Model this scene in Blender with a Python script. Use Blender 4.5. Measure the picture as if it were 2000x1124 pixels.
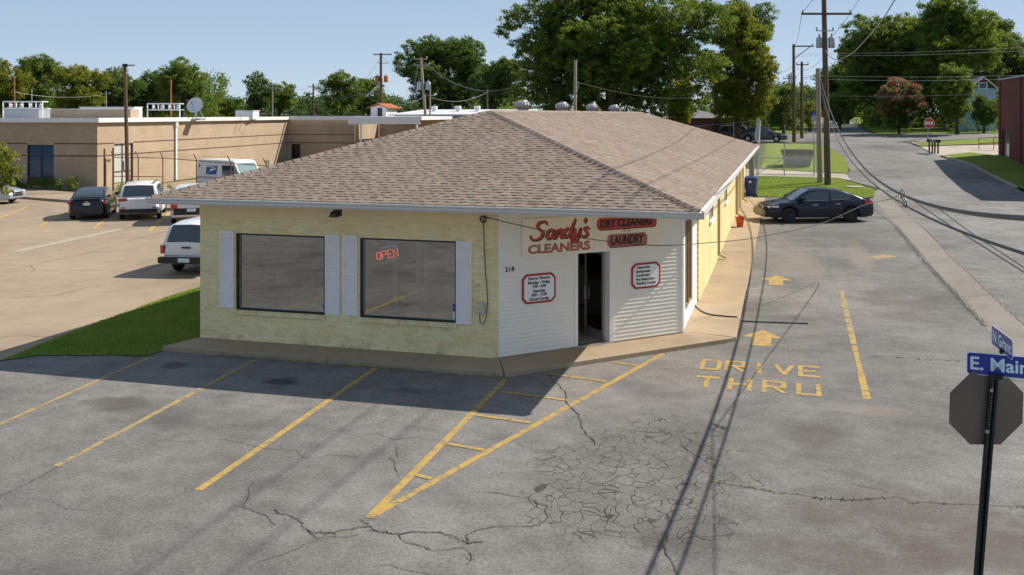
import bpy, bmesh, math, random
import numpy as np
from mathutils import Vector, Matrix
from mathutils.geometry import tessellate_polygon
random.seed(7); RNG = np.random.default_rng(7)
for o in list(bpy.data.objects): bpy.data.objects.remove(o)
scene = bpy.context.scene
COL = scene.collection
R = math.radians
# ---------------------------------------------------------------- camera, sky, sun, exposure
F_PX, V0, YAW, CX, CY, CH = 1901.3, 222.66, 0.2743, 12.86, -19.447, 5.2
cam = bpy.data.cameras.new('camera'); cam_o = bpy.data.objects.new('camera', cam); COL.objects.link(cam_o)
cam.sensor_width = 36; cam.lens = 36 * F_PX / 2000; cam.shift_y = -(562 - V0) / 2000
cam.clip_start = 0.1; cam.clip_end = 3000
cam_o.location = (CX, CY, CH); cam_o.rotation_euler = (R(90), 0, YAW)
scene.camera = cam_o
SUN_AZ, SUN_EL = R(40.7), R(41.4)          # azimuth from +X towards +Y
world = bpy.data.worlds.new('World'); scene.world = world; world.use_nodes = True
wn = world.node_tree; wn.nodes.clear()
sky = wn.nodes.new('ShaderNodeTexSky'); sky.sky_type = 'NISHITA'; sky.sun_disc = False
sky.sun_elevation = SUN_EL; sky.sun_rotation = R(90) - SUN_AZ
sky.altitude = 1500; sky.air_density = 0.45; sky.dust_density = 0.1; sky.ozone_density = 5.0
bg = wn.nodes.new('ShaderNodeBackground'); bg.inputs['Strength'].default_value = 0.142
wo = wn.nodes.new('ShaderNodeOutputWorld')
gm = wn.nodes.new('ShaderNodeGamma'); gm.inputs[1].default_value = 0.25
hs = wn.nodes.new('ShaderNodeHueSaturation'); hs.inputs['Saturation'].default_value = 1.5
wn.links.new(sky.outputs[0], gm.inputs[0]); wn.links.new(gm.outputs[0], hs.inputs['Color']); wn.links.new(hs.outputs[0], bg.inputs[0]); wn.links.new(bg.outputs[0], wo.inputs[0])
sun = bpy.data.lights.new('sun', 'SUN'); sun.energy = 2.0; sun.angle = R(0.5); sun.color = (1.0, 0.93, 0.82)
sun_o = bpy.data.objects.new('sun', sun); COL.objects.link(sun_o); sun_o.location = (30, 20, 60)
SUNV = Vector((math.cos(SUN_EL) * math.cos(SUN_AZ), math.cos(SUN_EL) * math.sin(SUN_AZ), math.sin(SUN_EL)))
sun_o.rotation_euler = SUNV.to_track_quat('Z', 'Y').to_euler()
scene.view_settings.view_transform = 'Standard'; scene.view_settings.look = 'None'
scene.view_settings.exposure = 1.78; scene.view_settings.gamma = 1.0
scene.render.resolution_x = 1024; scene.render.resolution_y = 575

# ---------------------------------------------------------------- terrain and photo geometry
XL = [-900, -60, -25, 4, 10, 24, 45, 900]
YL = [-300, 8, 25, 35, 45, 55, 65, 75, 90, 130, 250, 900]
PR = [0, 0, .28, .4, .55, 1.0, 1.6, 2.3, 3.0, 3.6, 4.2, 4.6]
PL = [0, 0, 0, 0, 0, .1, .2, .4, .8, 1.6, 2.6, 4.0]
def node_z(i, j): return PR[j] if i >= 4 else PL[j]
def cell(v, A):
    i = 0
    while i < len(A) - 2 and v >= A[i + 1]: i += 1
    return i
def gz(x, y):
    i, j = cell(x, XL), cell(y, YL)
    a = (x - XL[i]) / (XL[i + 1] - XL[i]); b = (y - YL[j]) / (YL[j + 1] - YL[j])
    z0, z1, z2, z3 = node_z(i, j), node_z(i + 1, j), node_z(i, j + 1), node_z(i + 1, j + 1)
    return z0 + a * (z1 - z0) + b * (z3 - z1) if a >= b else z0 + b * (z2 - z0) + a * (z3 - z2)
SY, CYW = math.sin(YAW), math.cos(YAW)
def ray(u, v):
    r = (u - 1000) / F_PX; return Vector((r * CYW - SY, r * SY + CYW, -(v - V0) / F_PX))
CAMP = Vector((CX, CY, CH))
def gd(u, v, d): return CAMP + ray(u, v) * d            # point at a given depth
def planex(u, v, x): d = ray(u, v); return CAMP + d * ((x - CX) / d.x)
def planey(u, v, y): d = ray(u, v); return CAMP + d * ((y - CY) / d.y)
def at(u, v):                                            # the place on the ground
    d = ray(u, v); t = 5.0
    while t < 900:
        P = CAMP + d * t
        if P.z < gz(P.x, P.y): break
        t += .5
    a, b = t - .5, t
    for _ in range(24):
        m = (a + b) / 2; P = CAMP + d * m
        if P.z < gz(P.x, P.y): b = m
        else: a = m
    P = CAMP + d * b
    return Vector((P.x, P.y, gz(P.x, P.y)))
def dep(P): return -(P.x - CX) * SY + (P.y - CY) * CYW

# ---------------------------------------------------------------- materials
MATS = {}
class NT:
    def __init__(s, name):
        s.m = bpy.data.materials.new(name); s.m.use_nodes = True; s.t = s.m.node_tree; s.t.nodes.clear()
        s.out = s.n('ShaderNodeOutputMaterial'); s.b = s.n('ShaderNodeBsdfPrincipled'); s.l(s.b.outputs[0], s.out.inputs[0])
        MATS[name] = s.m
    def n(s, k, **kw):
        x = s.t.nodes.new(k)
        for a, v in kw.items(): setattr(x, a, v)
        return x
    def l(s, a, b): s.t.links.new(a, b)
    def coord(s, kind='Object'):
        return s.n('ShaderNodeTexCoord').outputs[kind]
    def pos(s): return s.n('ShaderNodeNewGeometry').outputs['Position']
    def noise(s, vec, scale, detail=4, rough=.55):
        x = s.n('ShaderNodeTexNoise'); x.inputs['Scale'].default_value = scale; x.inputs['Detail'].default_value = detail
        x.inputs['Roughness'].default_value = rough; s.l(vec, x.inputs['Vector']); return x.outputs['Fac']
    def ramp(s, fac, stops):
        x = s.n('ShaderNodeValToRGB'); e = x.color_ramp.elements
        while len(e) < len(stops): e.new(.5)
        for k, (p, c) in enumerate(stops): e[k].position = p; e[k].color = (*c, 1) if len(c) == 3 else c
        s.l(fac, x.inputs[0]); return x.outputs[0]
    def mix(s, fac, a, b, mode='MIX'):
        x = s.n('ShaderNodeMix', data_type='RGBA', blend_type=mode)
        for v, i in ((fac, 0), (a, 6), (b, 7)):
            if isinstance(v, (int, float)): x.inputs[i].default_value = v
            elif isinstance(v, tuple): x.inputs[i].default_value = (*v, 1)
            else: s.l(v, x.inputs[i])
        return x.outputs[2]
    def math(s, op, a, b=0.0, c=None):
        x = s.n('ShaderNodeMath', operation=op)
        for i, v in enumerate((a, b, c)):
            if v is None: continue
            if isinstance(v, (int, float)): x.inputs[i].default_value = v
            else: s.l(v, x.inputs[i])
        return x.outputs[0]
    def bump(s, h, strength=.3, dist=.01):
        x = s.n('ShaderNodeBump'); x.inputs['Strength'].default_value = strength; x.inputs['Distance'].default_value = dist
        s.l(h, x.inputs['Height']); s.l(x.outputs[0], s.b.inputs['Normal'])
    def col(s, c):
        if isinstance(c, tuple): s.b.inputs['Base Color'].default_value = (*c, 1)
        else: s.l(c, s.b.inputs['Base Color'])
    def set(s, rough=.6, metal=0, spec=.5, coat=0):
        s.b.inputs['Roughness'].default_value = rough; s.b.inputs['Metallic'].default_value = metal
        s.b.inputs['Specular IOR Level'].default_value = spec; s.b.inputs['Coat Weight'].default_value = coat
        s.b.inputs['Coat Roughness'].default_value = .04
def plain(name, c, rough=.6, metal=0, var=.12, scale=6, bump=0, coat=0, spec=.5, kind='Object', fine=60):
    s = NT(name); v = s.coord(kind); n = s.noise(v, scale)
    n2 = s.noise(v, fine, 2)
    f = s.math('ADD', s.math('MULTIPLY', n, .7), s.math('MULTIPLY', n2, .3))
    lo = tuple(x * (1 - var) for x in c); hi = tuple(min(1, x * (1 + var)) for x in c)
    s.col(s.ramp(f, [(.3, lo), (.7, hi)])); s.set(rough, metal, spec, coat)
    if bump: s.bump(n2, bump)
    return s.m
def emit(name, c, st):
    s = NT(name); s.col(c); s.b.inputs['Emission Color'].default_value = (*c, 1); s.b.inputs['Emission Strength'].default_value = st; return s.m
def glass(name, tint=(.9, .95, .95), rough=.0, refl=.12):   # thin pane: mostly clear with a Fresnel sheen
    s = NT(name); t = s.n('ShaderNodeBsdfTransparent'); t.inputs[0].default_value = (*tint, 1)
    g = s.n('ShaderNodeBsdfGlossy'); g.inputs['Roughness'].default_value = rough
    fr = s.n('ShaderNodeFresnel'); fr.inputs[0].default_value = 1.5
    f = s.math('ADD', s.math('MULTIPLY', fr.outputs[0], 1.6), refl)
    mx = s.n('ShaderNodeMixShader'); s.l(f, mx.inputs[0]); s.l(t.outputs[0], mx.inputs[1]); s.l(g.outputs[0], mx.inputs[2])
    s.l(mx.outputs[0], s.out.inputs[0]); return s.m

# asphalt of the front lot: worn grey, blotches, aggregate speckle, one patch of alligator cracking
AL = (at(1255, 935).x, at(1255, 935).y)
def asphalt(name, base, alligator=False, streak=True):
    s = NT(name); p = s.pos()
    big = s.noise(p, .16, 5, .6); mid = s.noise(p, .9, 5, .65); sp = s.noise(p, 55, 3, .8); sp2 = s.noise(p, 150, 2, .7)
    lo = tuple(x * .66 for x in base); hi = tuple(x * 1.3 for x in base)
    c = s.ramp(s.math('ADD', s.math('MULTIPLY', big, .62), s.math('MULTIPLY', mid, .38)), [(.36, lo), (.5, base), (.62, hi)])
    g1, g2 = s.noise(p, 16, 3, .8), s.noise(p, 34, 2, .8); gw = s.noise(p, 2.6, 4, .7)
    c = s.mix(.8, c, s.ramp(gw, [(.3, (.78, .77, .76)), (.5, (1, 1, 1)), (.7, (1.2, 1.2, 1.19))]), 'MULTIPLY')
    c = s.mix(.9, c, s.ramp(g1, [(.32, (.74, .73, .72)), (.5, (1, 1, 1)), (.68, (1.28, 1.27, 1.25))]), 'MULTIPLY')
    c = s.mix(.9, c, s.ramp(g2, [(.32, (.74, .74, .74)), (.5, (1, 1, 1)), (.68, (1.28, 1.27, 1.26))]), 'MULTIPLY')
    c = s.mix(s.ramp(g1, [(.72, (0, 0, 0)), (.76, (.45, .45, .45))]), c, tuple(min(1, x * 2.4) for x in base))
    c = s.mix(.6, c, s.ramp(sp, [(.3, (.6, .6, .6)), (.5, (1, 1, 1)), (.72, (1.5, 1.48, 1.4))]), 'MULTIPLY')
    c = s.mix(s.ramp(sp2, [(.70, (0, 0, 0)), (.74, (1, 1, 1))]), c, tuple(min(1, x * 3.2) for x in base))
    # oil-dark stains with their own shapes
    mp = s.n('ShaderNodeMapping'); mp.inputs['Location'].default_value = (4.1, 9.3, 0); s.l(p, mp.inputs['Vector'])
    st = s.noise(mp.outputs[0], .33, 3, .5)
    c = s.mix(s.math('MULTIPLY', s.ramp(st, [(.56, (0, 0, 0)), (.70, (1, 1, 1))]), .55), c, tuple(x * .42 for x in base))
    h = sp
    if alligator:
        sx_ = s.n('ShaderNodeSeparateXYZ'); s.l(p, sx_.inputs[0])
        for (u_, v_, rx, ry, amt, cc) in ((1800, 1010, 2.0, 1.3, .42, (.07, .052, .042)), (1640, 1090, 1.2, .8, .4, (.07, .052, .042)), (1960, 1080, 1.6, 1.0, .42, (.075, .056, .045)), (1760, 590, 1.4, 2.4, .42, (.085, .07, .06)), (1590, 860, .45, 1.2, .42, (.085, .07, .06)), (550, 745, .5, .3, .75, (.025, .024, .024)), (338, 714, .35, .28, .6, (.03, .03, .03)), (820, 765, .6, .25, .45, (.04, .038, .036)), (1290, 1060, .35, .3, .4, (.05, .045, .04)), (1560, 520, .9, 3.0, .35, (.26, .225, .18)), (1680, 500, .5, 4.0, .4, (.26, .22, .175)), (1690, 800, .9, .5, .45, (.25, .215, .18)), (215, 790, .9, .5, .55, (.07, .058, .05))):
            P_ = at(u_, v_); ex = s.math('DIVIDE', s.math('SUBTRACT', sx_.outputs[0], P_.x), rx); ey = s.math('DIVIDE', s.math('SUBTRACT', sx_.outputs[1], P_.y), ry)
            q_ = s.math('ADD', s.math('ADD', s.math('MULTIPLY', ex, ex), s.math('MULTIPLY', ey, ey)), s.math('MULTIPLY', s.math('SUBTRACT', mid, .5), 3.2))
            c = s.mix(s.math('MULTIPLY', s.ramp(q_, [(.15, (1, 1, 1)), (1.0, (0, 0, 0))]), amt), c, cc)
        sep = s.n('ShaderNodeSeparateXYZ'); s.l(p, sep.inputs[0])
        dx = s.math('DIVIDE', s.math('SUBTRACT', sep.outputs[0], AL[0]), 1.75)
        dy = s.math('DIVIDE', s.math('SUBTRACT', sep.outputs[1], AL[1]), 2.9)
        rr = s.math('ADD', s.math('MULTIPLY', dx, dx), s.math('MULTIPLY', dy, dy))
        rr = s.math('ADD', rr, s.math('MULTIPLY', s.math('SUBTRACT', s.noise(p, .8, 3), .5), 2.2))
        mask = s.ramp(rr, [(.62, (1, 1, 1)), (.95, (0, 0, 0))])
        wv = s.n('ShaderNodeVectorMath', operation='ADD'); s.l(p, wv.inputs[0])
        nz = s.n('ShaderNodeTexNoise'); nz.inputs['Scale'].default_value = 2.2; s.l(p, nz.inputs['Vector'])
        sc = s.n('ShaderNodeVectorMath', operation='SCALE'); sc.inputs['Scale'].default_value = .38; s.l(nz.outputs['Color'], sc.inputs[0]); s.l(sc.outputs[0], wv.inputs[1])
        flat = s.n('ShaderNodeVectorMath', operation='MULTIPLY'); flat.inputs[1].default_value = (1, .8, 0); s.l(wv.outputs[0], flat.inputs[0])
        vo = s.n('ShaderNodeTexVoronoi', feature='DISTANCE_TO_EDGE'); vo.inputs['Scale'].default_value = 4.6; s.l(flat.outputs[0], vo.inputs['Vector'])
        ck = s.ramp(vo.outputs['Distance'], [(.012, (1, 1, 1)), (.042, (0, 0, 0))])
        f = s.math('MULTIPLY', s.math('MULTIPLY', ck, mask), s.ramp(s.noise(p, 2.4, 3), [(.32, (.1, .1, .1)), (.52, (1, 1, 1))]))
        c = s.mix(s.math('MULTIPLY', mask, .14), c, (.06, .05, .035))
        c = s.mix(s.math('MULTIPLY', f, .85), c, (.028, .022, .016))
        h = s.math('SUBTRACT', sp, s.math('MULTIPLY', f, 2))
    s.col(c); s.set(.88, 0, .3); s.bump(h, .35, .008); return s.m
asphalt('asphalt_lot', (.150, .141, .132), True)
asphalt('asphalt_street', (.158, .151, .144))
def concrete(name, base, joints=None):
    s = NT(name); p = s.pos(); big = s.noise(p, .22, 5, .6); mid = s.noise(p, 1.3, 5, .65); sp = s.noise(p, 60, 2)
    f = s.math('ADD', s.math('MULTIPLY', big, .6), s.math('MULTIPLY', mid, .4))
    c = s.ramp(f, [(.33, tuple(x * .72 for x in base)), (.5, base), (.66, tuple(min(1, x * 1.18) for x in base))])
    c = s.mix(.5, c, s.ramp(sp, [(.3, (.8, .8, .8)), (.7, (1.15, 1.15, 1.15))]), 'MULTIPLY')
    c = s.mix(s.math('MULTIPLY', s.ramp(s.noise(p, .7, 4, .7), [(.6, (0, 0, 0)), (.75, (1, 1, 1))]), .35), c, tuple(x * .5 for x in base))
    s.col(c); s.set(.85, 0, .3); s.bump(sp, .2, .004); return s.m
concrete('concrete_lot', (.31, .235, .165)); concrete('concrete_walk', (.34, .258, .17)); concrete('concrete_strip', (.20, .178, .155)); concrete('concrete_pale', (.38, .33, .27))
def grassm(name, a, b, d):
    s = NT(name); p = s.pos(); f = s.math('ADD', s.math('MULTIPLY', s.noise(p, .5, 4), .5), s.math('MULTIPLY', s.noise(p, 6, 4, .7), .5))
    c = s.ramp(f, [(.34, a), (.52, b), (.68, d)]); fine = s.noise(p, 45, 3, .8)
    c = s.mix(.8, c, s.ramp(fine, [(.3, (.45, .45, .45)), (.7, (1.5, 1.5, 1.5))]), 'MULTIPLY')
    s.col(c); s.set(.9, 0, .2); s.bump(fine, .8, .05); return s.m
grassm('grass', (.13, .20, .025), (.20, .29, .035), (.33, .31, .10)); grassm('lawn_green', (.10, .155, .014), (.16, .215, .02), (.22, .22, .045))
grassm('dirt', (.09, .08, .04), (.07, .09, .025), (.16, .13, .08))
def paint(name, c, under, wear):
    s = NT(name); p = s.pos(); n = s.math('ADD', s.math('MULTIPLY', s.noise(p, 5, 5, .7), .55), s.math('MULTIPLY', s.noise(p, 45, 3, .7), .45))
    f = s.ramp(n, [(wear, (0, 0, 0)), (wear + .1, (1, 1, 1))]); cc = s.mix(s.noise(p, 1.5), tuple(x * .8 for x in c), c)
    s.col(s.mix(f, under, cc)); s.set(.8, 0, .3); s.bump(s.noise(p, 55, 3), .3, .006); return s.m
paint('paint_yellow', (.46, .30, .08), (.14, .13, .12), .405); paint('paint_worn', (.44, .31, .11), (.16, .145, .125), .44)
paint('paint_faint', (.33, .27, .15), (.16, .15, .13), .5); paint('paint_pale', (.45, .4, .34), (.33, .27, .2), .45); paint('paint_lot', (.55, .36, .06), (.36, .28, .2), .4)
plain('crack', (.045, .038, .03), .95, var=.4)
plain('weed', (.19, .17, .05), .9, var=.5, scale=20)
# ---------------------------------------------------------------- mesh helpers
def M(n): return MATS[n]
class MB:
    def __init__(s): s.v = []; s.f = []; s.k = []; s.tone = []
    def add(s, pts, faces, k=0, tone=.5):
        o = len(s.v); s.v += [tuple(p) for p in pts]
        for f in faces: s.f.append([i + o for i in f]); s.k.append(k); s.tone.append(tone)
        return s
    def poly(s, pts, k=0, tone=.5): return s.add(pts, [list(range(len(pts)))], k, tone)
    def box(s, a, b, k=0, tone=.5):
        x0, y0, z0 = a; x1, y1, z1 = b
        P = [(x0, y0, z0), (x1, y0, z0), (x1, y1, z0), (x0, y1, z0), (x0, y0, z1), (x1, y0, z1), (x1, y1, z1), (x0, y1, z1)]
        return s.add(P, [[0, 3, 2, 1], [4, 5, 6, 7], [0, 1, 5, 4], [1, 2, 6, 5], [2, 3, 7, 6], [3, 0, 4, 7]], k, tone)
    def hexa(s, P, k=0, tone=.5):       # 4 bottom + 4 top points
        return s.add(P, [[0, 3, 2, 1], [4, 5, 6, 7], [0, 1, 5, 4], [1, 2, 6, 5], [2, 3, 7, 6], [3, 0, 4, 7]], k, tone)
    def beam(s, a, b, w, h, up=(0, 0, 1), k=0):
        a, b = Vector(a), Vector(b); d = (b - a).normalized(); u = Vector(up)
        x = d.cross(u)
        if x.length < 1e-4: x = d.cross(Vector((1, 0, 0)))
        x.normalize(); z = x.cross(d)
        P = [p + x * (sx * w / 2) + z * (sz * h / 2) for p in (a, b) for sx, sz in ((-1, -1), (1, -1), (1, 1), (-1, 1))]
        return s.add(P, [[3, 2, 1, 0], [4, 5, 6, 7], [0, 1, 5, 4], [1, 2, 6, 5], [2, 3, 7, 6], [3, 0, 4, 7]], k)
    def tube(s, path, r, n=8, k=0, cap=True):
        path = [Vector(p) for p in path]; rs = r if isinstance(r, (list, tuple)) else [r] * len(path); o = len(s.v); px = None
        for i, p in enumerate(path):
            d = (path[min(i + 1, len(path) - 1)] - path[max(i - 1, 0)]).normalized()
            if px is None:
                px = d.cross(Vector((0, 0, 1)))
                if px.length < 1e-3: px = d.cross(Vector((1, 0, 0)))
            px = (px - d * px.dot(d)).normalized(); py = d.cross(px)
            s.v += [tuple(p + (px * math.cos(t) + py * math.sin(t)) * rs[i]) for t in (2 * math.pi * j / n for j in range(n))]
        for i in range(len(path) - 1):
            for j in range(n):
                a = o + i * n + j; b = o + i * n + (j + 1) % n; s.f.append([a, b, b + n, a + n]); s.k.append(k); s.tone.append(.5)
        if cap:
            s.f.append([o + j for j in reversed(range(n))]); s.f.append([o + (len(path) - 1) * n + j for j in range(n)]); s.k += [k, k]; s.tone += [.5, .5]
        return s
    def lathe(s, prof, n=16, c=(0, 0, 0), axis='z', k=0):
        o = len(s.v)
        for r, z in prof:
            for j in range(n):
                t = 2 * math.pi * j / n; a, b = r * math.cos(t), r * math.sin(t)
                p = {'z': (a, b, z), 'y': (a, z, b), 'x': (z, a, b)}[axis]
                s.v.append((p[0] + c[0], p[1] + c[1], p[2] + c[2]))
        for i in range(len(prof) - 1):
            for j in range(n):
                a = o + i * n + j; b = o + i * n + (j + 1) % n; s.f.append([a, b, b + n, a + n]); s.k.append(k); s.tone.append(.5)
        s.f.append([o + j for j in reversed(range(n))]); s.f.append([o + (len(prof) - 1) * n + j for j in range(n)]); s.k += [k, k]; s.tone += [.5, .5]
        return s
    def prism(s, poly, fn, a, b, k=0):  # 2d polygon extruded between a and b; fn(p, q, t) -> 3d
        n = len(poly); P = [fn(p, q, a) for p, q in poly] + [fn(p, q, b) for p, q in poly]
        return s.add(P, [list(range(n - 1, -1, -1)), list(range(n, 2 * n))] + [[i, (i + 1) % n, n + (i + 1) % n, n + i] for i in range(n)], k)
    def build(s, name, mat, parent=None, smooth=False, tone=False, loc=None, bevel=0):
        me = bpy.data.meshes.new(name); me.from_pydata(s.v, [], s.f)
        mats = mat if isinstance(mat, (list, tuple)) else [mat]
        for m in mats: me.materials.append(M(m) if isinstance(m, str) else m)
        if len(mats) > 1: me.polygons.foreach_set('material_index', s.k)
        if tone:
            a = me.attributes.new('tone', 'FLOAT', 'FACE'); a.data.foreach_set('value', s.tone)
        bm = bmesh.new(); bm.from_mesh(me); bmesh.ops.recalc_face_normals(bm, faces=bm.faces); bm.to_mesh(me); bm.free()
        if smooth:
            me.polygons.foreach_set('use_smooth', [True] * len(me.polygons)); me.set_sharp_from_angle(angle=R(42))
        o = bpy.data.objects.new(name, me); COL.objects.link(o)
        if parent is not None: o.parent = parent
        if loc is not None: o.location = loc
        if bevel:
            md = o.modifiers.new('bevel', 'BEVEL'); md.width = bevel; md.segments = 2; md.limit_method = 'ANGLE'; md.angle_limit = R(35)
        return o
def tag(o, label, cat, group=None):
    o['label'] = label; o['category'] = cat
    if group: o['group'] = group
    return o
def struct(o): o['kind'] = 'structure'; return o
def stuff(o): o['kind'] = 'stuff'; return o
def thing(name, label, cat, loc=(0, 0, 0), rz=0, group=None):
    o = bpy.data.objects.new(name, None); COL.objects.link(o); o.location = loc; o.rotation_euler = (0, 0, rz); o.empty_display_size = .3
    return tag(o, label, cat, group)
def copy_tree(o, parent=None):
    c = o.copy(); COL.objects.link(c); c.parent = parent
    for ch in list(o.children): copy_tree(ch, c)
    return c
def shared(me, name, parent, loc=(0, 0, 0), rot=(0, 0, 0), scale=(1, 1, 1)):
    o = bpy.data.objects.new(name, me); COL.objects.link(o); o.parent = parent; o.location = loc; o.rotation_euler = rot; o.scale = scale; return o
_fontcache = {}
def text_mb(txt, size, bold=0.0, shear=0.0, align='LEFT', spacing=1.0, width=None, depth=0.0):
    """lettering as flat mesh in local x,y with its origin on the baseline"""
    cu = bpy.data.curves.new('lettering', 'FONT'); cu.body = txt; cu.size = size; cu.offset = bold; cu.shear = shear; cu.align_x = align; cu.space_character = spacing
    cu.extrude = depth; cu.resolution_u = 3
    ob = bpy.data.objects.new('lettering', cu); COL.objects.link(ob); dg = bpy.context.evaluated_depsgraph_get(); dg.update()
    me = ob.evaluated_get(dg).to_mesh(); V = [tuple(v.co) for v in me.vertices]; Fc = [list(p.vertices) for p in me.polygons]
    ob.evaluated_get(dg).to_mesh_clear(); bpy.data.objects.remove(ob); bpy.data.curves.remove(cu)
    if width:
        xs = [v[0] for v in V]; w = max(xs) - min(xs); k = width / w; x0 = min(xs) if align == 'LEFT' else 0
        V = [((v[0] - x0) * k + (0 if align == 'LEFT' else 0), v[1], v[2]) for v in V]
    return V, Fc
def put_text(name, txt, size, fn, mat, parent, k=0, **kw):
    V, Fc = text_mb(txt, size, **kw); m = MB(); m.add([fn(x, y, z) for x, y, z in V], Fc); return m.build(name, mat, parent)

# ---------------------------------------------------------------- ground sheets draped on the terrain
def clip(poly, a, b):
    out = []; n = len(poly)
    side = lambda p: (b[0] - a[0]) * (p[1] - a[1]) - (b[1] - a[1]) * (p[0] - a[0])
    for i in range(n):
        p, q = poly[i], poly[(i + 1) % n]; sp, sq = side(p), side(q)
        if sp >= 0: out.append(p)
        if (sp >= 0) != (sq >= 0):
            t = sp / (sp - sq); out.append((p[0] + t * (q[0] - p[0]), p[1] + t * (q[1] - p[1])))
    return out
def area2(p): return sum(p[i][0] * p[(i + 1) % len(p)][1] - p[(i + 1) % len(p)][0] * p[i][1] for i in range(len(p)))
def drape(mb, poly, off, k=0):
    pts3 = [Vector((x, y, 0)) for x, y in poly]
    tris = tessellate_polygon([pts3])
    for t in tris:
        T = [poly[i] for i in t]
        if area2(T) < 0: T = T[::-1]
        if abs(area2(T)) < 1e-9: continue
        x0, x1 = min(p[0] for p in T), max(p[0] for p in T); y0, y1 = min(p[1] for p in T), max(p[1] for p in T)
        for i in range(cell(x0, XL), cell(x1, XL) + 1):
            for j in range(cell(y0, YL), cell(y1, YL) + 1):
                A, B, C, D = (XL[i], YL[j]), (XL[i + 1], YL[j]), (XL[i + 1], YL[j + 1]), (XL[i], YL[j + 1])
                for tri, zz in (((A, B, C), (node_z(i, j), node_z(i + 1, j), node_z(i + 1, j + 1))), ((A, C, D), (node_z(i, j), node_z(i + 1, j + 1), node_z(i, j + 1)))):
                    q = T
                    for e in range(3):
                        if len(q) < 3: break
                        q = clip(q, tri[e], tri[(e + 1) % 3])
                    if len(q) < 3 or abs(area2(q)) < 1e-8: continue
                    (ax, ay), (bx, by), (cx_, cy_) = tri; den = (by - cy_) * (ax - cx_) + (cx_ - bx) * (ay - cy_)
                    P = []
                    for x, y in q:
                        l1 = ((by - cy_) * (x - cx_) + (cx_ - bx) * (y - cy_)) / den; l2 = ((cy_ - ay) * (x - cx_) + (ax - cx_) * (y - cy_)) / den
                        P.append((x, y, l1 * zz[0] + l2 * zz[1] + (1 - l1 - l2) * zz[2] + off))
                    mb.poly(P, k)
def sheet(name, poly, mat, off, parent=None, kind=True):
    m = MB(); drape(m, poly, off); o = m.build(name, mat, parent)
    if parent is None and kind: struct(o)
    return o
def ribbon(mb, pts, w, off, k=0, jit=0):
    """thin flat strip along a ground polyline"""
    P = [Vector((p[0], p[1], 0)) for p in pts]
    for i in range(len(P) - 1):
        a, b = P[i], P[i + 1]; d = (b - a)
        if d.length < 1e-5: continue
        n = Vector((-d.y, d.x, 0)).normalized()
        wa = w * (1 + jit * random.uniform(-1, 1)) / 2; wb = w * (1 + jit * random.uniform(-1, 1)) / 2; e = d.normalized() * (w * .2)
        q = [(a - n * wa - e), (b - n * wb + e), (b + n * wb + e), (a + n * wa - e)]
        drape(mb, [(v.x, v.y) for v in q], off, k)

def ragged(poly, amp=.07, step=.3):
    out = []
    for a, b in zip(poly, poly[1:] + poly[:1]):
        A_, B_ = Vector(a), Vector(b); L = (B_ - A_).length; n = min(60, max(1, int(L / step))); d = (B_ - A_).normalized(); nn = Vector((-d.y, d.x))
        for i in range(n): q = A_.lerp(B_, i / n) + nn * (random.uniform(-amp, amp) if i else 0); out.append((q.x, q.y))
    return out
ground = sheet('ground', [(-900, -300), (900, -300), (900, 900), (-900, 900)], 'dirt', -.03)
LOT = [(-70, -2.7), (-3.05, -2.7), (-2.9, -1.3), (-.4, -.9), (-.3, -.9), (-.3, -.98), (7.52, -1.02), (11.76, 3.31), (11.72, 37.2), (11.3, 37.9), (16.2, 37.6), (17.55, 38.6), (17.5, -14), (24, -17), (24, -60), (-70, -60)]
lot = sheet('parking_lot', LOT, 'asphalt_lot', 0)
strip = sheet('gutter_strip', [(17.5, -14), (18.52, -14), (18.52, 44.5), (18.05, 43.2), (17.55, 38.6)], 'concrete_strip', .004)
street = sheet('street', [(18.52, -14), (24, -17), (26.45, 20), (26.45, 50), (26.3, 60), (24.5, 70), (24.2, 77), (22.5, 81), (21.6, 92), (22.5, 130), (28, 250), (40, 600), (28, 600), (21, 250), (16.2, 130), (15.0, 92), (16.2, 75.5), (17.45, 66), (17.4, 56), (17.0, 52.6), (17.0, 49), (18.5, 45)], 'asphalt_street', .004)
cross = sheet('cross_street', [(-25, 79), (16, 78.5), (23.5, 80), (60, 96), (120, 126), (120, 134), (60, 103), (22, 91), (15, 90), (-25, 89)], 'asphalt_street', .008)
clot = sheet('concrete_lot', [(-70, -2.7), (-3.05, -2.7), (-3.5, 0), (-4.05, 5), (-4.3, 25.5), (-14.9, 24.7), (-18.6, 25.8), (-34.5, 30.4), (-70, 40)], 'concrete_lot', .004)
wedge = sheet('lawn', ragged([(-3.05, -2.7), (-2.6, -2.05), (-1.4, -1.7), (-.3, -1.45), (-.3, -.98), (-.02, -.02), (-.02, 41), (-4.3, 41), (-4.3, 25.5), (-4.05, 5), (-3.5, 0)]), 'grass', .02)
island = sheet('lawn', ragged([(11.1, 38.0), (16.3, 37.8), (17.6, 39.2), (18.05, 42.9), (17.9, 44.6), (16.3, 50.6), (11.0, 50.8)]), 'lawn_green', .03)
drive2 = sheet('driveway', [(4, 50.9), (11, 50.85), (16.3, 50.7), (17.0, 49.2), (17.0, 53.5), (11, 55.8), (4, 55.8)], 'concrete_pale', .012)
lawn2 = sheet('lawn', ragged([(11.05, 56), (17.0, 53.8), (17.4, 57), (17.4, 66), (16.3, 75), (14, 77.6), (11.1, 77.2)]), 'lawn_green', .03)
lawn3 = sheet('lawn', [(-20, 90), (14.8, 91), (15.8, 130), (20, 250), (-40, 250)], 'lawn_green', .02)
lawn4 = sheet('lawn', [(22.4, 92.2), (60, 104.5), (120, 136), (120, 300), (30, 250), (23.2, 130)], 'lawn_green', .02)
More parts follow.
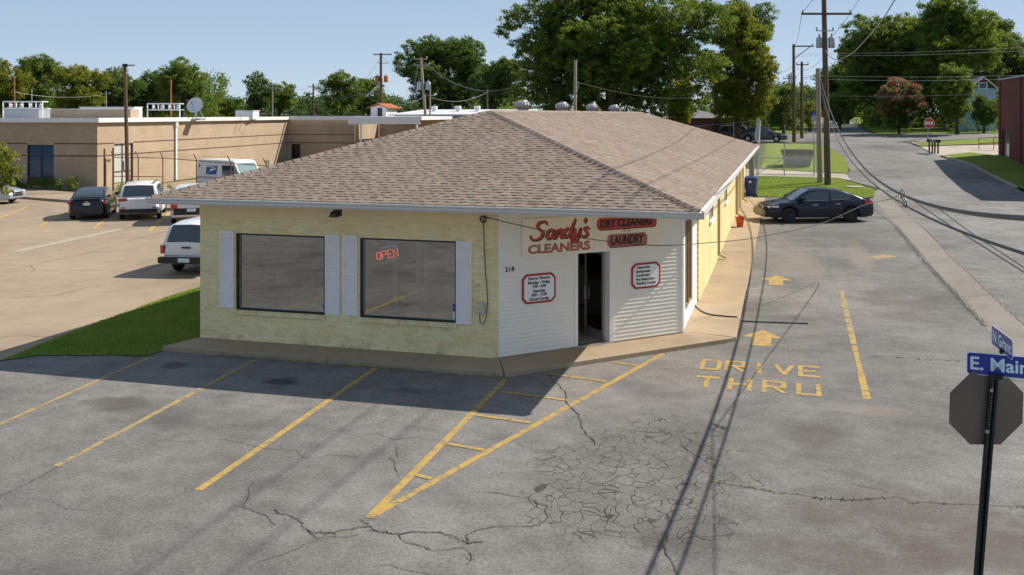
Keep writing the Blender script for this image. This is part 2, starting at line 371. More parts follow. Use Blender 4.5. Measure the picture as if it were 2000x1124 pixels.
lawn5 = sheet('lawn', ragged([(26.6, 40), (26.6, 50), (26.45, 60), (25.2, 66.5), (27.6, 69.2), (30, 66), (45, 50), (45, 40)]), 'lawn_green', .1)
lawn6 = sheet('lawn', [(24.3, 77.5), (24.5, 74.5), (28.6, 76.5), (60, 90), (60, 95), (30, 83.5)], 'lawn_green', .06)
drive3 = sheet('driveway', [(24.4, 74.2), (24.9, 67.2), (27.5, 69.4), (30, 66.2), (60, 60), (60, 88), (28.6, 76.2)], 'concrete_pale', .012)
patio = sheet('walkway', [(-70, 41), (-34.5, 30.5), (-18.6, 25.9), (-14.9, 24.8), (-10, 24.9), (-10, 33), (-31, 33.5), (-70, 44)], 'concrete_lot', .12)
yard = sheet('yard', [(-31.9, 33.6), (-10, 33.1), (-5, 33), (-5, 75), (-31.9, 75)], 'concrete_lot', .006)
def kerb(pts, label, w=.16, h=.14, mat='concrete_pale'):
    m = MB()
    for a, b in zip(pts, pts[1:]):
        a, b = Vector((a[0], a[1], 0)), Vector((b[0], b[1], 0)); n = int((b - a).length / 4) + 1
        for i in range(n):
            p, q = a.lerp(b, i / n), a.lerp(b, (i + 1) / n); d = (q - p).normalized(); s = Vector((-d.y, d.x, 0)) * w / 2; e = d * .004
            P = [p - s + e, q - s - e, q + s - e, p + s + e]
            m.hexa([(v.x, v.y, gz(v.x, v.y) - .05) for v in P] + [(v.x, v.y, gz(v.x, v.y) + h) for v in P])
    return struct(m.build('kerb', mat, bevel=.02))
kerb([(-70, 41), (-34.5, 30.45), (-18.6, 25.85), (-14.9, 24.75), (-10, 24.85)], '', .18, .15, 'concrete_lot')
kerb([(26.5, 46.5), (26.4, 54), (26.3, 60), (25.1, 66.6)], '')
kerb([(24.4, 74.4), (24.1, 77.4)], ''); kerb([(24.1, 77.4), (25.6, 79.6), (30, 83.4)], '')
# painted markings: parts of the lot
def G(u, v): p = at(u, v); return (p.x, p.y)
def mark(poly, mat='paint_yellow', off=.004, parent=lot, name='painted_line'): return sheet(name, poly, mat, off, parent)
def line(a, b, w=.1, **kw):
    a, b = Vector(a).to_2d(), Vector(b).to_2d(); d = (b - a).normalized(); n = Vector((-d.y, d.x)) * w / 2
    return mark([tuple(a - n), tuple(b - n), tuple(b + n), tuple(a + n)], **kw)
line((-.22, -1.5), (.30, -7.4), .1, mat='paint_worn'); line((2.05, -1.0), (2.5, -7.45), .11, mat='paint_worn'); line((4.78, -1.03), (5.05, -7.68), .12)
line((7.58, -1.15), (7.7, -7.9), .12, off=.006); line((10.3, 1.75), (7.72, -7.8), .12)
for a, b in (((1064, 730), (1184, 746)), ((1196, 708), (1246, 715)), ((977, 766), (1110, 783)), ((928, 811), (1038, 827)), ((872, 867), (945, 880)), ((812, 928), (843, 936))):
    line(G(*a), G(*b), .1, off=.008)
def arrow(x, y0, y1, hw, sw, mat='paint_yellow', hl=.5):
    ym = y0 + (y1 - y0) * hl
    mark([(x - sw, y0), (x + sw, y0), (x + sw, ym), (x + hw, ym), (x, y1), (x - hw, ym), (x - sw, ym)], mat, name='painted_arrow')
arrow(12.33, 3.06, 4.72, .47, .21); arrow(12.57, 10.9, 12.53, .49, .21)
mark([G(1677, 504), G(1700, 503), G(1712, 507), G(1757, 501), G(1725, 497), G(1708, 500)], 'paint_worn', name='painted_arrow')
line(G(1480, 500), G(1600, 488), .09, mat='paint_faint'); line(G(1690, 523), G(1800, 516), .08, mat='paint_faint')
yy = 10.5
while yy > -.6:
    l = random.uniform(.5, 2.2); l = min(l, yy + .62); xx = 14.42 - (10.5 - yy) * .0125
    line((xx, yy), (xx - l * .0125, yy - l), random.uniform(.1, .15), mat='paint_worn' if yy > 5 else 'paint_yellow'); yy -= l + random.choice((.03, .12, .3 if yy > 6 else .05))
# stencilled lettering DRIVE THRU
STW = .095
def stroke_letters(word, x0, y0, w, h, pitch):
    S = {'D': [[(0, 0), (0, 1), (.85, 1), (1, .85), (1, .15), (.85, 0), (0, 0)]], 'R': [[(0, 0), (0, 1), (1, 1), (1, .5), (0, .5)], [(.45, .5), (1, 0)]], 'I': [[(.5, 0), (.5, 1)]], 'V': [[(0, 1), (.5, 0), (1, 1)]],
         'E': [[(1, 0), (0, 0), (0, 1), (1, 1)], [(0, .5), (.8, .5)]], 'T': [[(0, 1), (1, 1)], [(.5, 0), (.5, 1)]], 'H': [[(0, 0), (0, 1)], [(1, 0), (1, 1)], [(0, .5), (1, .5)]], 'U': [[(0, 1), (0, 0), (1, 0), (1, 1)]]}
    for i, ch in enumerate(word):
        m = MB(); px = x0 + i * pitch; nst = 0
        for k, st in enumerate(S[ch]):
            for a, b in zip(st, st[1:]):
                A, B = Vector((px + a[0] * w, y0 + a[1] * h)), Vector((px + b[0] * w, y0 + b[1] * h)); d = (B - A).normalized(); horiz = abs(d.x) > .9
                n = Vector((-d.y, d.x)) * (.07 if horiz else STW * .5) ; e = d * .045
                drape(m, [tuple(A - n - e), tuple(B - n + e), tuple(B + n + e), tuple(A + n - e)], .0045 + .0006 * nst); nst += 1
        m.build('painted_letter', 'paint_yellow', lot)
stroke_letters('DRIVE', 11.2, .72, .33, .74, .485); stroke_letters('THRU', 11.2, -.62, .36, .72, .63)
# yellow stall lines of the concrete lot
for a, b in (((55, 404), (0, 426)), ((125, 416), (76, 443)), ((218, 420), (184, 446)), ((332, 415), (290, 453)), ((290, 453), (352, 449))):
    line(G(*a), G(*b), .14, mat='paint_lot', off=.009, parent=clot)
line(G(30, 492), G(235, 448), .45, mat='paint_pale', off=.008, parent=clot)
# cracks: jagged thin ribbons
crk = MB(); weedm = MB()
def crack(pix, w=.014, jag=.5, weeds=0, mb=None, n=9):
    P = [Vector(G(*p)) for p in pix]; out = []
    for a, b in zip(P, P[1:]):
        k = max(2, int((b - a).length / .16))
        for i in range(k):
            q = a.lerp(b, i / k); out.append(q + Vector((random.gauss(0, .022), random.gauss(0, .022))) * (0 if i == 0 else 1))
    out.append(P[-1]); ribbon(crk if mb is None else mb, out, w * .5, .009, 0, jag)
    for _ in range(weeds):
        q = random.choice(out); ang = random.uniform(0, 6.28); 
        for _k in range(6):
            a = q + Vector((random.gauss(0, .05), random.gauss(0, .025))); hgt = random.uniform(.01, .03); t = random.uniform(0, 6.28)
            z = gz(a.x, a.y); weedm.poly([(a.x + .012 * math.cos(t), a.y + .012 * math.sin(t), z), (a.x - .012 * math.cos(t), a.y - .012 * math.sin(t), z), (a.x + random.gauss(0, .03), a.y + random.gauss(0, .03), z + hgt)])
cA = lambda L: [(x * .395, 680 + y * .395) for x, y in L]
cB = lambda L: [(700 + x * .395, 680 + y * .395) for x, y in L]
cC = lambda L: [(1400 + x * .3203, 764 + y * .3203) for x, y in L]
cD = lambda L: [(1400 + x * .3203, 440 + y * .3203) for x, y in L]
crack(cA([(730, 455), (880, 465), (1110, 452), (1220, 478), (1300, 495), (1470, 508), (1500, 545), (1590, 545), (1640, 530), (1772, 540)]))
crack(cA([(1250, 655), (1235, 720), (1200, 785), (1240, 800), (1320, 830), (1365, 880)]), .02); crack(cA([(1200, 785), (1130, 795)]))
crack(cA([(1360, 800), (1430, 830), (1500, 870), (1520, 900), (1580, 915), (1680, 905), (1772, 890)]), .026, weeds=5); crack(cA([(1520, 900), (1570, 945), (1660, 935), (1772, 925)]), .018); crack(cA([(1570, 945), (1480, 990), (1380, 1030), (1270, 1060)]), .012)
crack(cA([(0, 735), (100, 690), (200, 640), (285, 590)]), .016); crack(cA([(60, 740), (190, 745), (330, 795), (460, 805)]), .01)
crack(cB([(0, 885), (60, 885), (100, 910), (160, 920), (260, 912), (340, 915), (430, 925), (500, 950), (540, 970), (620, 960)]), .03, weeds=6); crack(cB([(10, 850), (60, 885)]), .02)
crack(cB([(200, 925), (240, 965), (330, 985), (370, 1005), (450, 1000), (520, 990), (560, 1040), (540, 1070)]), .022, weeds=3); crack(cB([(540, 970), (530, 930), (600, 900), (720, 885), (810, 885), (900, 875), (940, 840), (935, 780), (870, 755), (780, 735), (700, 720), (580, 718)]), .022)
crack(cB([(80, 1080), (160, 1075), (240, 1100), (350, 1120)]), .018)
crack(cB([(930, 130), (990, 180), (1030, 240), (1040, 285), (1090, 330), (1100, 380), (1120, 410), (1170, 480)]), .03); crack(cB([(790, 475), (850, 500), (940, 510), (980, 520)]), .015)
crack(cB([(1600, 480), (1680, 540), (1772, 590)]), .02); crack(cB([(1530, 930), (1510, 980), (1520, 1020), (1560, 1080), (1580, 1124)]), .03)
crack(cB([(120, 400), (90, 380), (150, 350), (200, 320)]), .012); crack(cB([(0, 430), (90, 425), (170, 455), (290, 440), (330, 455), (420, 455)]), .014); crack(cB([(180, 470), (190, 520), (200, 540)]), .014); crack(cB([(150, 540), (180, 590), (205, 640)]), .016); crack(cB([(100, 170), (150, 120), (165, 95)]), .016); crack(cB([(180, 785), (230, 830)]), .012)
crack(cB([(460, 460), (540, 480), (640, 470)]), .01); crack(cB([(950, 880), (1100, 890), (1250, 930), (1430, 950)]), .012)
crack(cC([(0, 560), (200, 590), (320, 610), (420, 625), (560, 645), (660, 660), (800, 665), (1010, 655), (1100, 645), (1190, 680), (1400, 690), (1600, 695), (1873, 710)]), .024, weeds=26); crack(cC([(800, 565), (950, 595), (1050, 625)]), .016); crack(cC([(0, 190), (150, 165), (330, 90)]), .01)
crack(cD([(960, 800), (1070, 805), (1180, 815), (1330, 820), (1470, 832)]), .02, weeds=12); crack(cD([(950, 590), (985, 600), (1040, 595)]), .018); crack(cD([(340, 745), (520, 770), (600, 800), (740, 800)]), .012)
for dx, w in ((0, .05), (10, .03), (-14, .022), (22, .018)):
    crack([(1400 + (1080 + dx) * .3203, 440), (1400 + (1170 + dx) * .3203, 440 + 110 * .3203), (1400 + (1260 + dx) * .3203, 440 + 220 * .3203), (1400 + (1370 + dx) * .3203, 440 + 340 * .3203), (1400 + (1480 + dx) * .3203, 440 + 450 * .3203), (1400 + (1560 + dx) * .3203, 440 + 540 * .3203), (1400 + (1640 + dx) * .3203, 440 + 620 * .3203)], w, .7, 3)
crack([(1700, 403), (1722, 420), (1745, 440)], .04); crack(cD([(1210, 140), (1290, 150), (1420, 140), (1600, 140)]), .02); crack(cD([(1500, 440), (1600, 432), (1680, 425), (1810, 420)]), .02, weeds=3)
crack(cD([(1240, 0), (1320, 75), (1420, 190), (1520, 280), (1640, 400), (1750, 500), (1873, 610)]), .03, .3)
crack(cD([(0, 410), (0, 411)]), .01)
for L in ([(0, 530), (120, 529), (280, 531), (330, 512), (400, 490)], [(90, 512), (160, 498), (230, 478), (290, 462), (350, 448), (395, 440)], [(0, 660), (60, 657), (110, 660)], [(20, 582), (70, 580), (110, 578), (170, 562)], [(0, 518), (55, 520), (70, 526), (60, 532)]): crack(L, .03, .3)
struct(crk.build('pavement_crack', 'crack', None)); stuff(tag(weedm.build('weeds', 'weed'), 'small dry weeds growing out of the pavement cracks', 'weeds'))
gb = NT('grass_blade'); gb.col(gb.ramp(gb.math('ADD', gb.math('MULTIPLY', gb.noise(gb.pos(), .9, 4, .7), .6), gb.math('MULTIPLY', gb.noise(gb.pos(), 7, 3), .4)), [(.36, (.13, .23, .03)), (.5, (.20, .30, .04)), (.62, (.36, .33, .12))])); gb.set(.7, 0, .2); tr_ = gb.n('ShaderNodeBsdfTranslucent'); tr_.inputs[0].default_value = (.26, .34, .05, 1); mx_ = gb.n('ShaderNodeMixShader'); mx_.inputs[0].default_value = .45; gb.l(gb.b.outputs[0], mx_.inputs[1]); gb.l(tr_.outputs[0], mx_.inputs[2]); gb.l(mx_.outputs[0], gb.out.inputs[0])
# grass blades along the near lawn and weeds at the walk's edge
def blades(name, poly, n, hgt, mat, label, off=.02):
    xs = [p[0] for p in poly]; ys = [p[1] for p in poly]; V = []; 
    def inside(x, y):
        c = False; j = len(poly) - 1
        for i in range(len(poly)):
            if (poly[i][1] > y) != (poly[j][1] > y) and x < (poly[j][0] - poly[i][0]) * (y - poly[i][1]) / (poly[j][1] - poly[i][1]) + poly[i][0]: c = not c
            j = i
        return c
    while len(V) < 3 * n:
        x, y = random.uniform(min(xs), max(xs)), random.uniform(min(ys), max(ys))
        if not inside(x, y): continue
        z = gz(x, y) + off - .01; t = random.uniform(0, 6.28); w = .012; h = hgt * random.uniform(.5, 1.3)
        V += [(x + w * math.cos(t), y + w * math.sin(t), z), (x - w * math.cos(t), y - w * math.sin(t), z), (x + random.gauss(0, h * .5), y + random.gauss(0, h * .5), z + h)]
    me = bpy.data.meshes.new(name); me.from_pydata(V, [], [[3 * i, 3 * i + 1, 3 * i + 2] for i in range(n)]); me.materials.append(M(mat))
    o = bpy.data.objects.new(name, me); COL.objects.link(o); stuff(tag(o, label, 'grass')); return o
blades('grass', [(-3.0, -2.6), (-2.6, -2.05), (-1.4, -1.75), (-.35, -1.5), (-.33, -1.0), (-.04, 0), (-.04, 10), (-4.0, 8), (-4.0, 5), (-3.45, 0)], 42000, .06, 'grass_blade', 'green grass of the sloping lawn left of the yellow brick shop')
blades('grass', [(11.15, 38.05), (16.3, 37.85), (17.6, 39.3), (18.0, 42.9), (16.3, 50.4), (11.1, 50.6)], 16000, .07, 'grass_blade', 'green grass of the lawn island around the two utility poles', .03)
blades('grass', [(1.0, -1.06), (7.45, -1.08), (7.45, -1.03), (1.0, -1.0)], 260, .07, 'grass_blade', 'thin weeds along the front edge of the shop walkway', 0)
# ---------------------------------------------------------------- walk around the shop
bed = MB(); drape(bed, [(-.25, -.93), (7.5, -.97), (11.7, 3.33), (11.66, 37), (10.3, 37), (10.3, 3.4), (7.0, 0.1), (-.1, .1)], .01); walk = struct(bed.build('sidewalk', 'concrete_strip'))
def slab(pts, h=.1):
    m = MB(); Z = lambda x, y: gz(max(x, 10.6), y) if y > 6 else 0
    m.hexa([(x, y, Z(x, y) - .02) for x, y in pts] + [(x, y, Z(x, y) + h) for x, y in pts]); return m.build('slab', 'concrete_walk', walk, bevel=.012)
J = .006
slab([(-.31, -.98), (3.66, -1.0), (3.62, .05), (-.03, .05)]); slab([(3.66 + J, -1.0), (7.50, -1.02), (7.09, .05), (3.62 + J, .05)])
slab([(7.52, -1.02 + J), (11.74, 3.29), (10.54, 3.6), (7.10, .06)])
ys = [3.33, 9.7, 16.2, 22.0, 28.2, 33, 37.1]
for a, b in zip(ys, ys[1:]):
    slab([(10.5, max(a, 3.6) + J), (11.76, a + J), (11.74, b), (10.5, b)], .1 if a < 4 else .06)
# ---------------------------------------------------------------- the shop
def toned(name, stops, rough=.8, bump=.25, fine=40, big=True, spec=.3):
    s = NT(name); a = s.n('ShaderNodeAttribute'); a.attribute_name = 'tone'; oi = s.n('ShaderNodeObjectInfo')
    f = s.math('FRACT', s.math('ADD', s.math('MULTIPLY', a.outputs['Fac'], 7.31), oi.outputs['Random']))
    c = s.ramp(f, stops); p = s.pos(); n = s.noise(p, fine, 3, .7)
    c = s.mix(.6, c, s.ramp(n, [(.3, (.72, .72, .72)), (.7, (1.25, 1.25, 1.25))]), 'MULTIPLY')
    if big: c = s.mix(.55, c, s.ramp(s.noise(p, .9, 4), [(.35, (.84, .82, .78)), (.65, (1.1, 1.1, 1.1))]), 'MULTIPLY')
    s.col(c); s.set(rough, 0, spec); s.bump(n, bump, .006); return s
bp_ = toned('brick_paint', [(0, (.83, .68, .36)), (.35, (.89, .75, .43)), (.7, (.9, .78, .47)), (1, (.80, .64, .33))], .75, .3, 60)
se_ = bp_.n('ShaderNodeSeparateXYZ'); bp_.l(bp_.pos(), se_.inputs[0]); lowz = bp_.ramp(se_.outputs[2], [(.1, (1, 1, 1)), (.55, (0, 0, 0))])
blot = bp_.ramp(bp_.noise(bp_.pos(), 3.2, 5, .75), [(.50, (0, 0, 0)), (.68, (1, 1, 1))]); lk = [l for l in bp_.t.links if l.to_socket == bp_.b.inputs['Base Color']][0].from_socket
bp_.col(bp_.mix(bp_.math('MULTIPLY', bp_.math('MULTIPLY', lowz, blot), .6), lk, (.26, .19, .10)))
toned('shingle', [(0, (.235, .182, .146)), (.22, (.268, .212, .172)), (.45, (.205, .155, .124)), (.6, (.295, .238, .198)), (.78, (.25, .18, .142)), (.9, (.225, .187, .157)), (1, (.275, .218, .178))], .95, .5, 160, True, .15)
plain('mortar_paint', (.81, .67, .37), .8, var=.15); plain('frieze_paint', (.86, .70, .42), .7, var=.06, scale=2)
plain('vinyl', (.86, .81, .71), .45, var=.05, scale=1.2); plain('trim_white', (.86, .84, .80), .5, var=.05); plain('gutter_metal', (.60, .565, .53), .42, var=.08, scale=2)
plain('frame_black', (.012, .011, .010), .35, var=.3); plain('shutter_white', (.88, .83, .81), .5, var=.04); plain('sign_board', (.88, .80, .64), .5, var=.06, scale=1.5)
plain('sign_white', (.85, .85, .85), .35, var=.03); plain('red_paint', (.42, .015, .02), .4, var=.15); plain('brick_red_paint', (.42, .13, .10), .5, var=.12); plain('pink_red', (.43, .12, .10), .5, var=.1); plain('sign_red', (.52, .05, .035), .45, var=.12)
plain('black_ink', (.015, .012, .012), .5, var=.2); plain('aluminium', (.55, .54, .52), .35, .7, var=.1); plain('box_beige', (.55, .5, .36), .5); plain('cable_black', (.02, .02, .02), .5, var=.3)
plain('room_tan', (.62, .52, .40), .8, var=.2, scale=1.2); plain('room_floor', (.40, .33, .26), .7, var=.2); plain('bag_white', (.75, .85, .87), .35, var=.06); plain('wood_brown', (.30, .19, .09), .7, var=.25); plain('door_yellow', (.56, .42, .18), .6, var=.1)
glass('window_glass', (.85, .83, .78), 0, .27); glass('clear_glass', (.85, .9, .9), 0, .08)
emit('neon_red', (.9, .10, .05), .75); emit('neon_blue', (.12, .22, .9), .4)
L_, C_, W_, OX, OY, DB, SL, ZE = 7.09, 3.45, 10.54, .74, .74, 39.5, .3195, 3.34
shop = thing('brick_shop', 'long low cream brick shop with a brown shingle hip roof and cut corner entrance', 'shop')
WIN = ((.92, 3.13), (3.96, 6.17)); WZ = (.78, 2.51)
bk = MB()
for x0, x1, z0, z1 in ((0, .92, .0, 3.188), (.92, 3.13, 0, .78), (.92, 3.13, 2.51, 3.188), (3.13, 3.96, 0, 3.188), (3.96, 6.17, 0, .78), (3.96, 6.17, 2.51, 3.188), (6.17, 7.09, 0, 3.188)): bk.box((x0, .004, z0), (x1, .2, z1))
wall_front = bk.build('wall', 'mortar_paint', shop)
# bricks of the front wall
CO = .0711; bl, jn = .203, .009; bricks = []
for i in range(39):
    z0 = .1 + i * CO; z1 = z0 + CO - jn
    if z1 > 2.88: break
    x = -.0 - (0 if i % 2 == 0 else (bl + jn) / 2)
    while x < L_:
        a, b = max(x, 0), min(x + bl, L_ - .005); x += bl + jn
        segs = [(a, b)]
        for w0, w1 in WIN:
            if z1 > WZ[0] - .0 and z0 < WZ[1]:
                ns = []
                for s0, s1 in segs:
                    if s1 <= w0 or s0 >= w1: ns.append((s0, s1)); continue
                    if s0 < w0: ns.append((s0, w0))
                    if s1 > w1: ns.append((w1, s1))
                segs = ns
        for s0, s1 in segs:
            if s1 - s0 > .03: bricks.append((s0, z0, s1 - s0, z1 - z0))
unit = MB(); unit.box((0, 0, 0), (1, .012, 1)); ub = unit.build('brick', 'brick_paint', shop, bevel=0); ume = ub.data; bpy.data.objects.remove(ub)
bricks.sort(key=lambda q: (q[0] - CX) ** 2 + (q[1] - CH) ** 2)
rest = MB()
for i, (x, z, w, h) in enumerate(bricks):
    y = -random.uniform(.0, .003)
    if i < 300: shared(ume, 'brick', wall_front, (x, y, z), (0, 0, 0), (w, 1, h))
    else: rest.box((x, y, z), (x + w, .012, z + h), 0, random.random())
stuff(rest.build('brick', 'brick_paint', wall_front, tone=True))
MB().box((-.01, -.012, 2.885), (L_, .008, 3.188)).build('frieze_board', 'frieze_paint', shop)
MB().box((6.69, -.016, 2.89), (6.70, -.006, 3.187)).build('frieze_joint', 'mortar_paint', shop)
# windows with rowlock sills
for w0, w1 in WIN:
    win = MB(); d0, d1 = .02, .13
    win.box((w0, d0, WZ[0]), (w0 + .04, d1, WZ[1])); win.box((w1 - .04, d0, WZ[0]), (w1, d1, WZ[1])); win.box((w0 + .04, d0, WZ[0]), (w1 - .04, d1, WZ[0] + .05)); win.box((w0 + .04, d0, WZ[1] - .04), (w1 - .04, d1, WZ[1]))
    wo_ = win.build('window', 'frame_black', shop)
    MB().box((w0 + .035, .10, WZ[0] + .045), (w1 - .035, .106, WZ[1] - .035)).build('pane', 'window_glass', wo_)
    gk = MB(); g = .018
    for a, b in (((w0 + .04, .085, WZ[0] + .05), (w0 + .04 + g, .1, WZ[1] - .04)), ((w1 - .04 - g, .085, WZ[0] + .05), (w1 - .04, .1, WZ[1] - .04)), ((w0 + .04 + g, .085, WZ[0] + .05), (w1 - .04 - g, .1, WZ[0] + .05 + g)), ((w0 + .04 + g, .085, WZ[1] - .04 - g), (w1 - .04 - g, .1, WZ[1] - .04))): gk.box(a, b)
    gk.build('glazing_bead', 'aluminium', wo_)
    MB().box((w0 - .05, .02, WZ[0] - .06), (w1 + .05, .75, WZ[0] - .004)).build('inner_ledge', 'room_tan', wo_)
    n = int((w1 - w0 + .04) / .075); sx = w0 - .02
    for k in range(n):
        sb = MB(); x = sx + k * (w1 - w0 + .04) / n; yo = -.055 - random.uniform(0, .006)
        sb.hexa([(x, yo, WZ[0] - .085), (x + .068, yo, WZ[0] - .085), (x + .068, .02, WZ[0] - .075), (x, .02, WZ[0] - .075), (x, yo, WZ[0] - .02), (x + .068, yo, WZ[0] - .02), (x + .068, .02, WZ[0] + .001), (x, .02, WZ[0] + .001)]); sb.build('sill_brick', 'brick_paint', wo_)
# louvred shutters
sx = MB(); sw, sh = .345, 1.74
sx.box((0, -.035, 0), (.035, 0, sh)); sx.box((sw - .035, -.035, 0), (sw, 0, sh)); sx.box((.035, -.035, 0), (sw - .035, 0, .05)); sx.box((.035, -.035, sh - .06), (sw - .035, 0, sh)); sx.box((.035, -.035, .88), (sw - .035, 0, .93)); sx.box((.03, -.012, .02), (sw - .03, -.002, sh - .02))
slm = MB(); z = .06
while z < sh - .08:
    if not .85 < z < .93: slm.hexa([(.036, -.033, z), (sw - .036, -.033, z), (sw - .036, -.012, z + .006), (.036, -.012, z + .006), (.036, -.031, z + .006), (sw - .036, -.031, z + .006), (sw - .036, -.012, z + .028), (.036, -.012, z + .028)])
    z += .034
for i, x in enumerate((.53, 3.14, 3.56, 6.17)):
    if i == 0:
        s0 = sx.build('shutter', 'shutter_white', shop, loc=(x, -.004, .82), bevel=.003); l0 = slm.build('louvres', 'shutter_white', s0); stuff(l0)
    else:
        c = s0.copy(); COL.objects.link(c); c.location = (x, -.004, .815 if i < 3 else .78); l = l0.copy(); COL.objects.link(l); l.parent = c
# cut corner entrance wall
q2 = math.sqrt(.5)
def ch(s, z, n=0.0): return (L_ + s * q2 + n * q2, s * q2 - n * q2, z)
CL = C_ * math.sqrt(2)
def cbox(mb, s0, s1, z0, z1, n0, n1, k=0): return mb.hexa([ch(s0, z0, n0), ch(s1, z0, n0), ch(s1, z0, n1), ch(s0, z0, n1), ch(s0, z1, n0), ch(s1, z1, n0), ch(s1, z1, n1), ch(s0, z1, n1)], k)
ew = MB(); cbox(ew, 0, 1.96, .05, 3.188, -.15, -.005); cbox(ew, 2.84, CL, .05, 3.188, -.15, -.005); cbox(ew, 1.96, 2.84, 2.2, 3.188, -.15, -.005)
entry = ew.build('entrance_wall', 'vinyl', shop)
P_ = .0865
for i in range(40):
    z0 = .13 + i * P_; z1 = z0 + P_ + .004
    if z0 > 3.13: break
    z1 = min(z1, 3.186)
    for s0, s1 in (((.035, 1.89), (2.93, CL - .04)) if z1 < 2.22 else ((.035, CL - .04),)):
        b = MB(); b.add([ch(s0, z0, .014), ch(s1, z0, .014), ch(s1, z0 + .008, .0155), ch(s0, z0 + .008, .0155), ch(s0, z1, .002), ch(s1, z1, .002), ch(s0, z0, 0), ch(s1, z0, 0), ch(s0, z1, 0), ch(s1, z1, 0)],
            [[0, 1, 2, 3], [3, 2, 5, 4], [6, 7, 1, 0], [4, 5, 9, 8], [6, 0, 3, 4, 8], [1, 7, 9, 5, 2]]); b.build('siding_board', 'vinyl', entry)
t = MB(); cbox(t, 0, .035, .1, 3.186, -.005, .022); t.build('corner_trim', 'trim_white', entry); t = MB(); cbox(t, CL - .04, CL + .02, .1, 3.186, -.005, .024); t.build('corner_trim', 'trim_white', entry)
t = MB(); cbox(t, .0, CL, .09, .13, -.005, .03); t.build('base_board', 'concrete_walk', entry)
df = MB(); cbox(df, 1.89, 1.965, .1, 2.22, -.16, .025); cbox(df, 2.80, 2.84, .1, 2.22, -.16, .03); cbox(df, 2.845, 2.93, .1, 2.22, -.03, .03); cbox(df, 1.965, 2.80, 2.15, 2.22, -.16, .025)
dframe = df.build('door_frame', 'trim_white', shop); t = MB(); cbox(t, 1.965, 2.80, .1, .125, -.2, .05); t.build('threshold', 'aluminium', dframe)
t = MB()
for n0, n1, z0, z1 in ((-.95, -.88, .13, 2.13), (-.24, -.17, .13, 2.13), (-.88, -.24, .13, .33), (-.88, -.24, 2.03, 2.13)): cbox(t, 2.76, 2.80, z0, z1, n0, n1)
dl = t.build('door', 'aluminium', shop); t = MB(); cbox(t, 2.777, 2.783, .33, 2.03, -.88, -.24); t.build('pane', 'clear_glass', dl); t = MB(); cbox(t, 2.70, 2.76, .95, 1.25, -.86, -.84); t.build('handle', 'aluminium', dl)
for i, dgt in enumerate('218'):
    put_text('house_number', dgt, .13, lambda x, y, z, i=i: ch(.16 + i * .075 + x, 1.9 + y, .02), 'black_ink', shop, bold=.004)
t = MB(); cbox(t, 1.62, 1.84, 1.45, 1.66, .0, .02); t.build('siding_patch', 'vinyl', entry)
# side wall (sunlit)
XS = W_ + .05
sp = NT('side_brick'); v = sp.pos(); mp = sp.n('ShaderNodeMapping'); mp.inputs['Rotation'].default_value = (0, R(90), 0)
cb = sp.n('ShaderNodeCombineXYZ'); se = sp.n('ShaderNodeSeparateXYZ'); sp.l(v, se.inputs[0]); sp.l(se.outputs[1], cb.inputs[0]); sp.l(se.outputs[2], cb.inputs[1])
br = sp.n('ShaderNodeTexBrick'); br.inputs['Scale'].default_value = 1; br.inputs['Brick Width'].default_value = .212; br.inputs['Row Height'].default_value = CO; br.inputs['Mortar Size'].default_value = .006; br.inputs['Mortar Smooth'].default_value = .3
br.inputs['Color1'].default_value = (.74, .63, .34, 1); br.inputs['Color2'].default_value = (.68, .57, .29, 1); br.inputs['Mortar'].default_value = (.56, .46, .23, 1); sp.l(cb.outputs[0], br.inputs['Vector'])
c = sp.mix(.6, br.outputs[0], sp.ramp(sp.noise(v, .8, 5), [(.35, (.86, .82, .74)), (.6, (1.06, 1.06, 1.06))]), 'MULTIPLY'); sp.col(c); sp.set(.75, 0, .3); sp.bump(br.outputs['Fac'], -.5, .006)
m = MB(); m.box((W_ - .1, 7.3, -.3), (XS, DB - .74, 3.188)); sidew = m.build('wall', 'side_brick', shop)
MB().box((.0, .2, -.3), (.2, DB - .74, 3.188)).build('wall', 'side_brick', shop); MB().box((.2, DB - .94, -.3), (W_ - .1, DB - .74, 3.188)).build('wall', 'side_brick', shop)
t = MB(); t.box((W_ - .12, C_ + .03, .05), (W_, 4.1, 2.62)); t.box((W_ - .12, 6.0, .05), (W_, 7.3, 2.62)); t.box((W_ - .12, 4.1, .05), (W_, 6.0, .4)); t.build('window_surround', 'trim_white', shop)
MB().box((W_ - .12, C_ + .03, 2.62), (W_ + .005, 7.3, 3.188)).build('window_header', 'gutter_metal', shop)
t = MB()
for y0, y1 in ((4.1, 4.17), (4.72, 4.78), (5.3, 5.36), (5.93, 6.0)): t.box((W_ - .1, y0, .4), (W_ - .03, y1, 2.62))
t.box((W_ - .1, 4.17, .4), (W_ - .03, 5.93, .46)); t.box((W_ - .1, 4.17, 2.56), (W_ - .03, 5.93, 2.62)); sw_ = t.build('window', 'wood_brown', shop); MB().box((W_ - .075, 4.15, .44), (W_ - .068, 5.95, 2.58)).build('pane', 'window_glass', sw_)
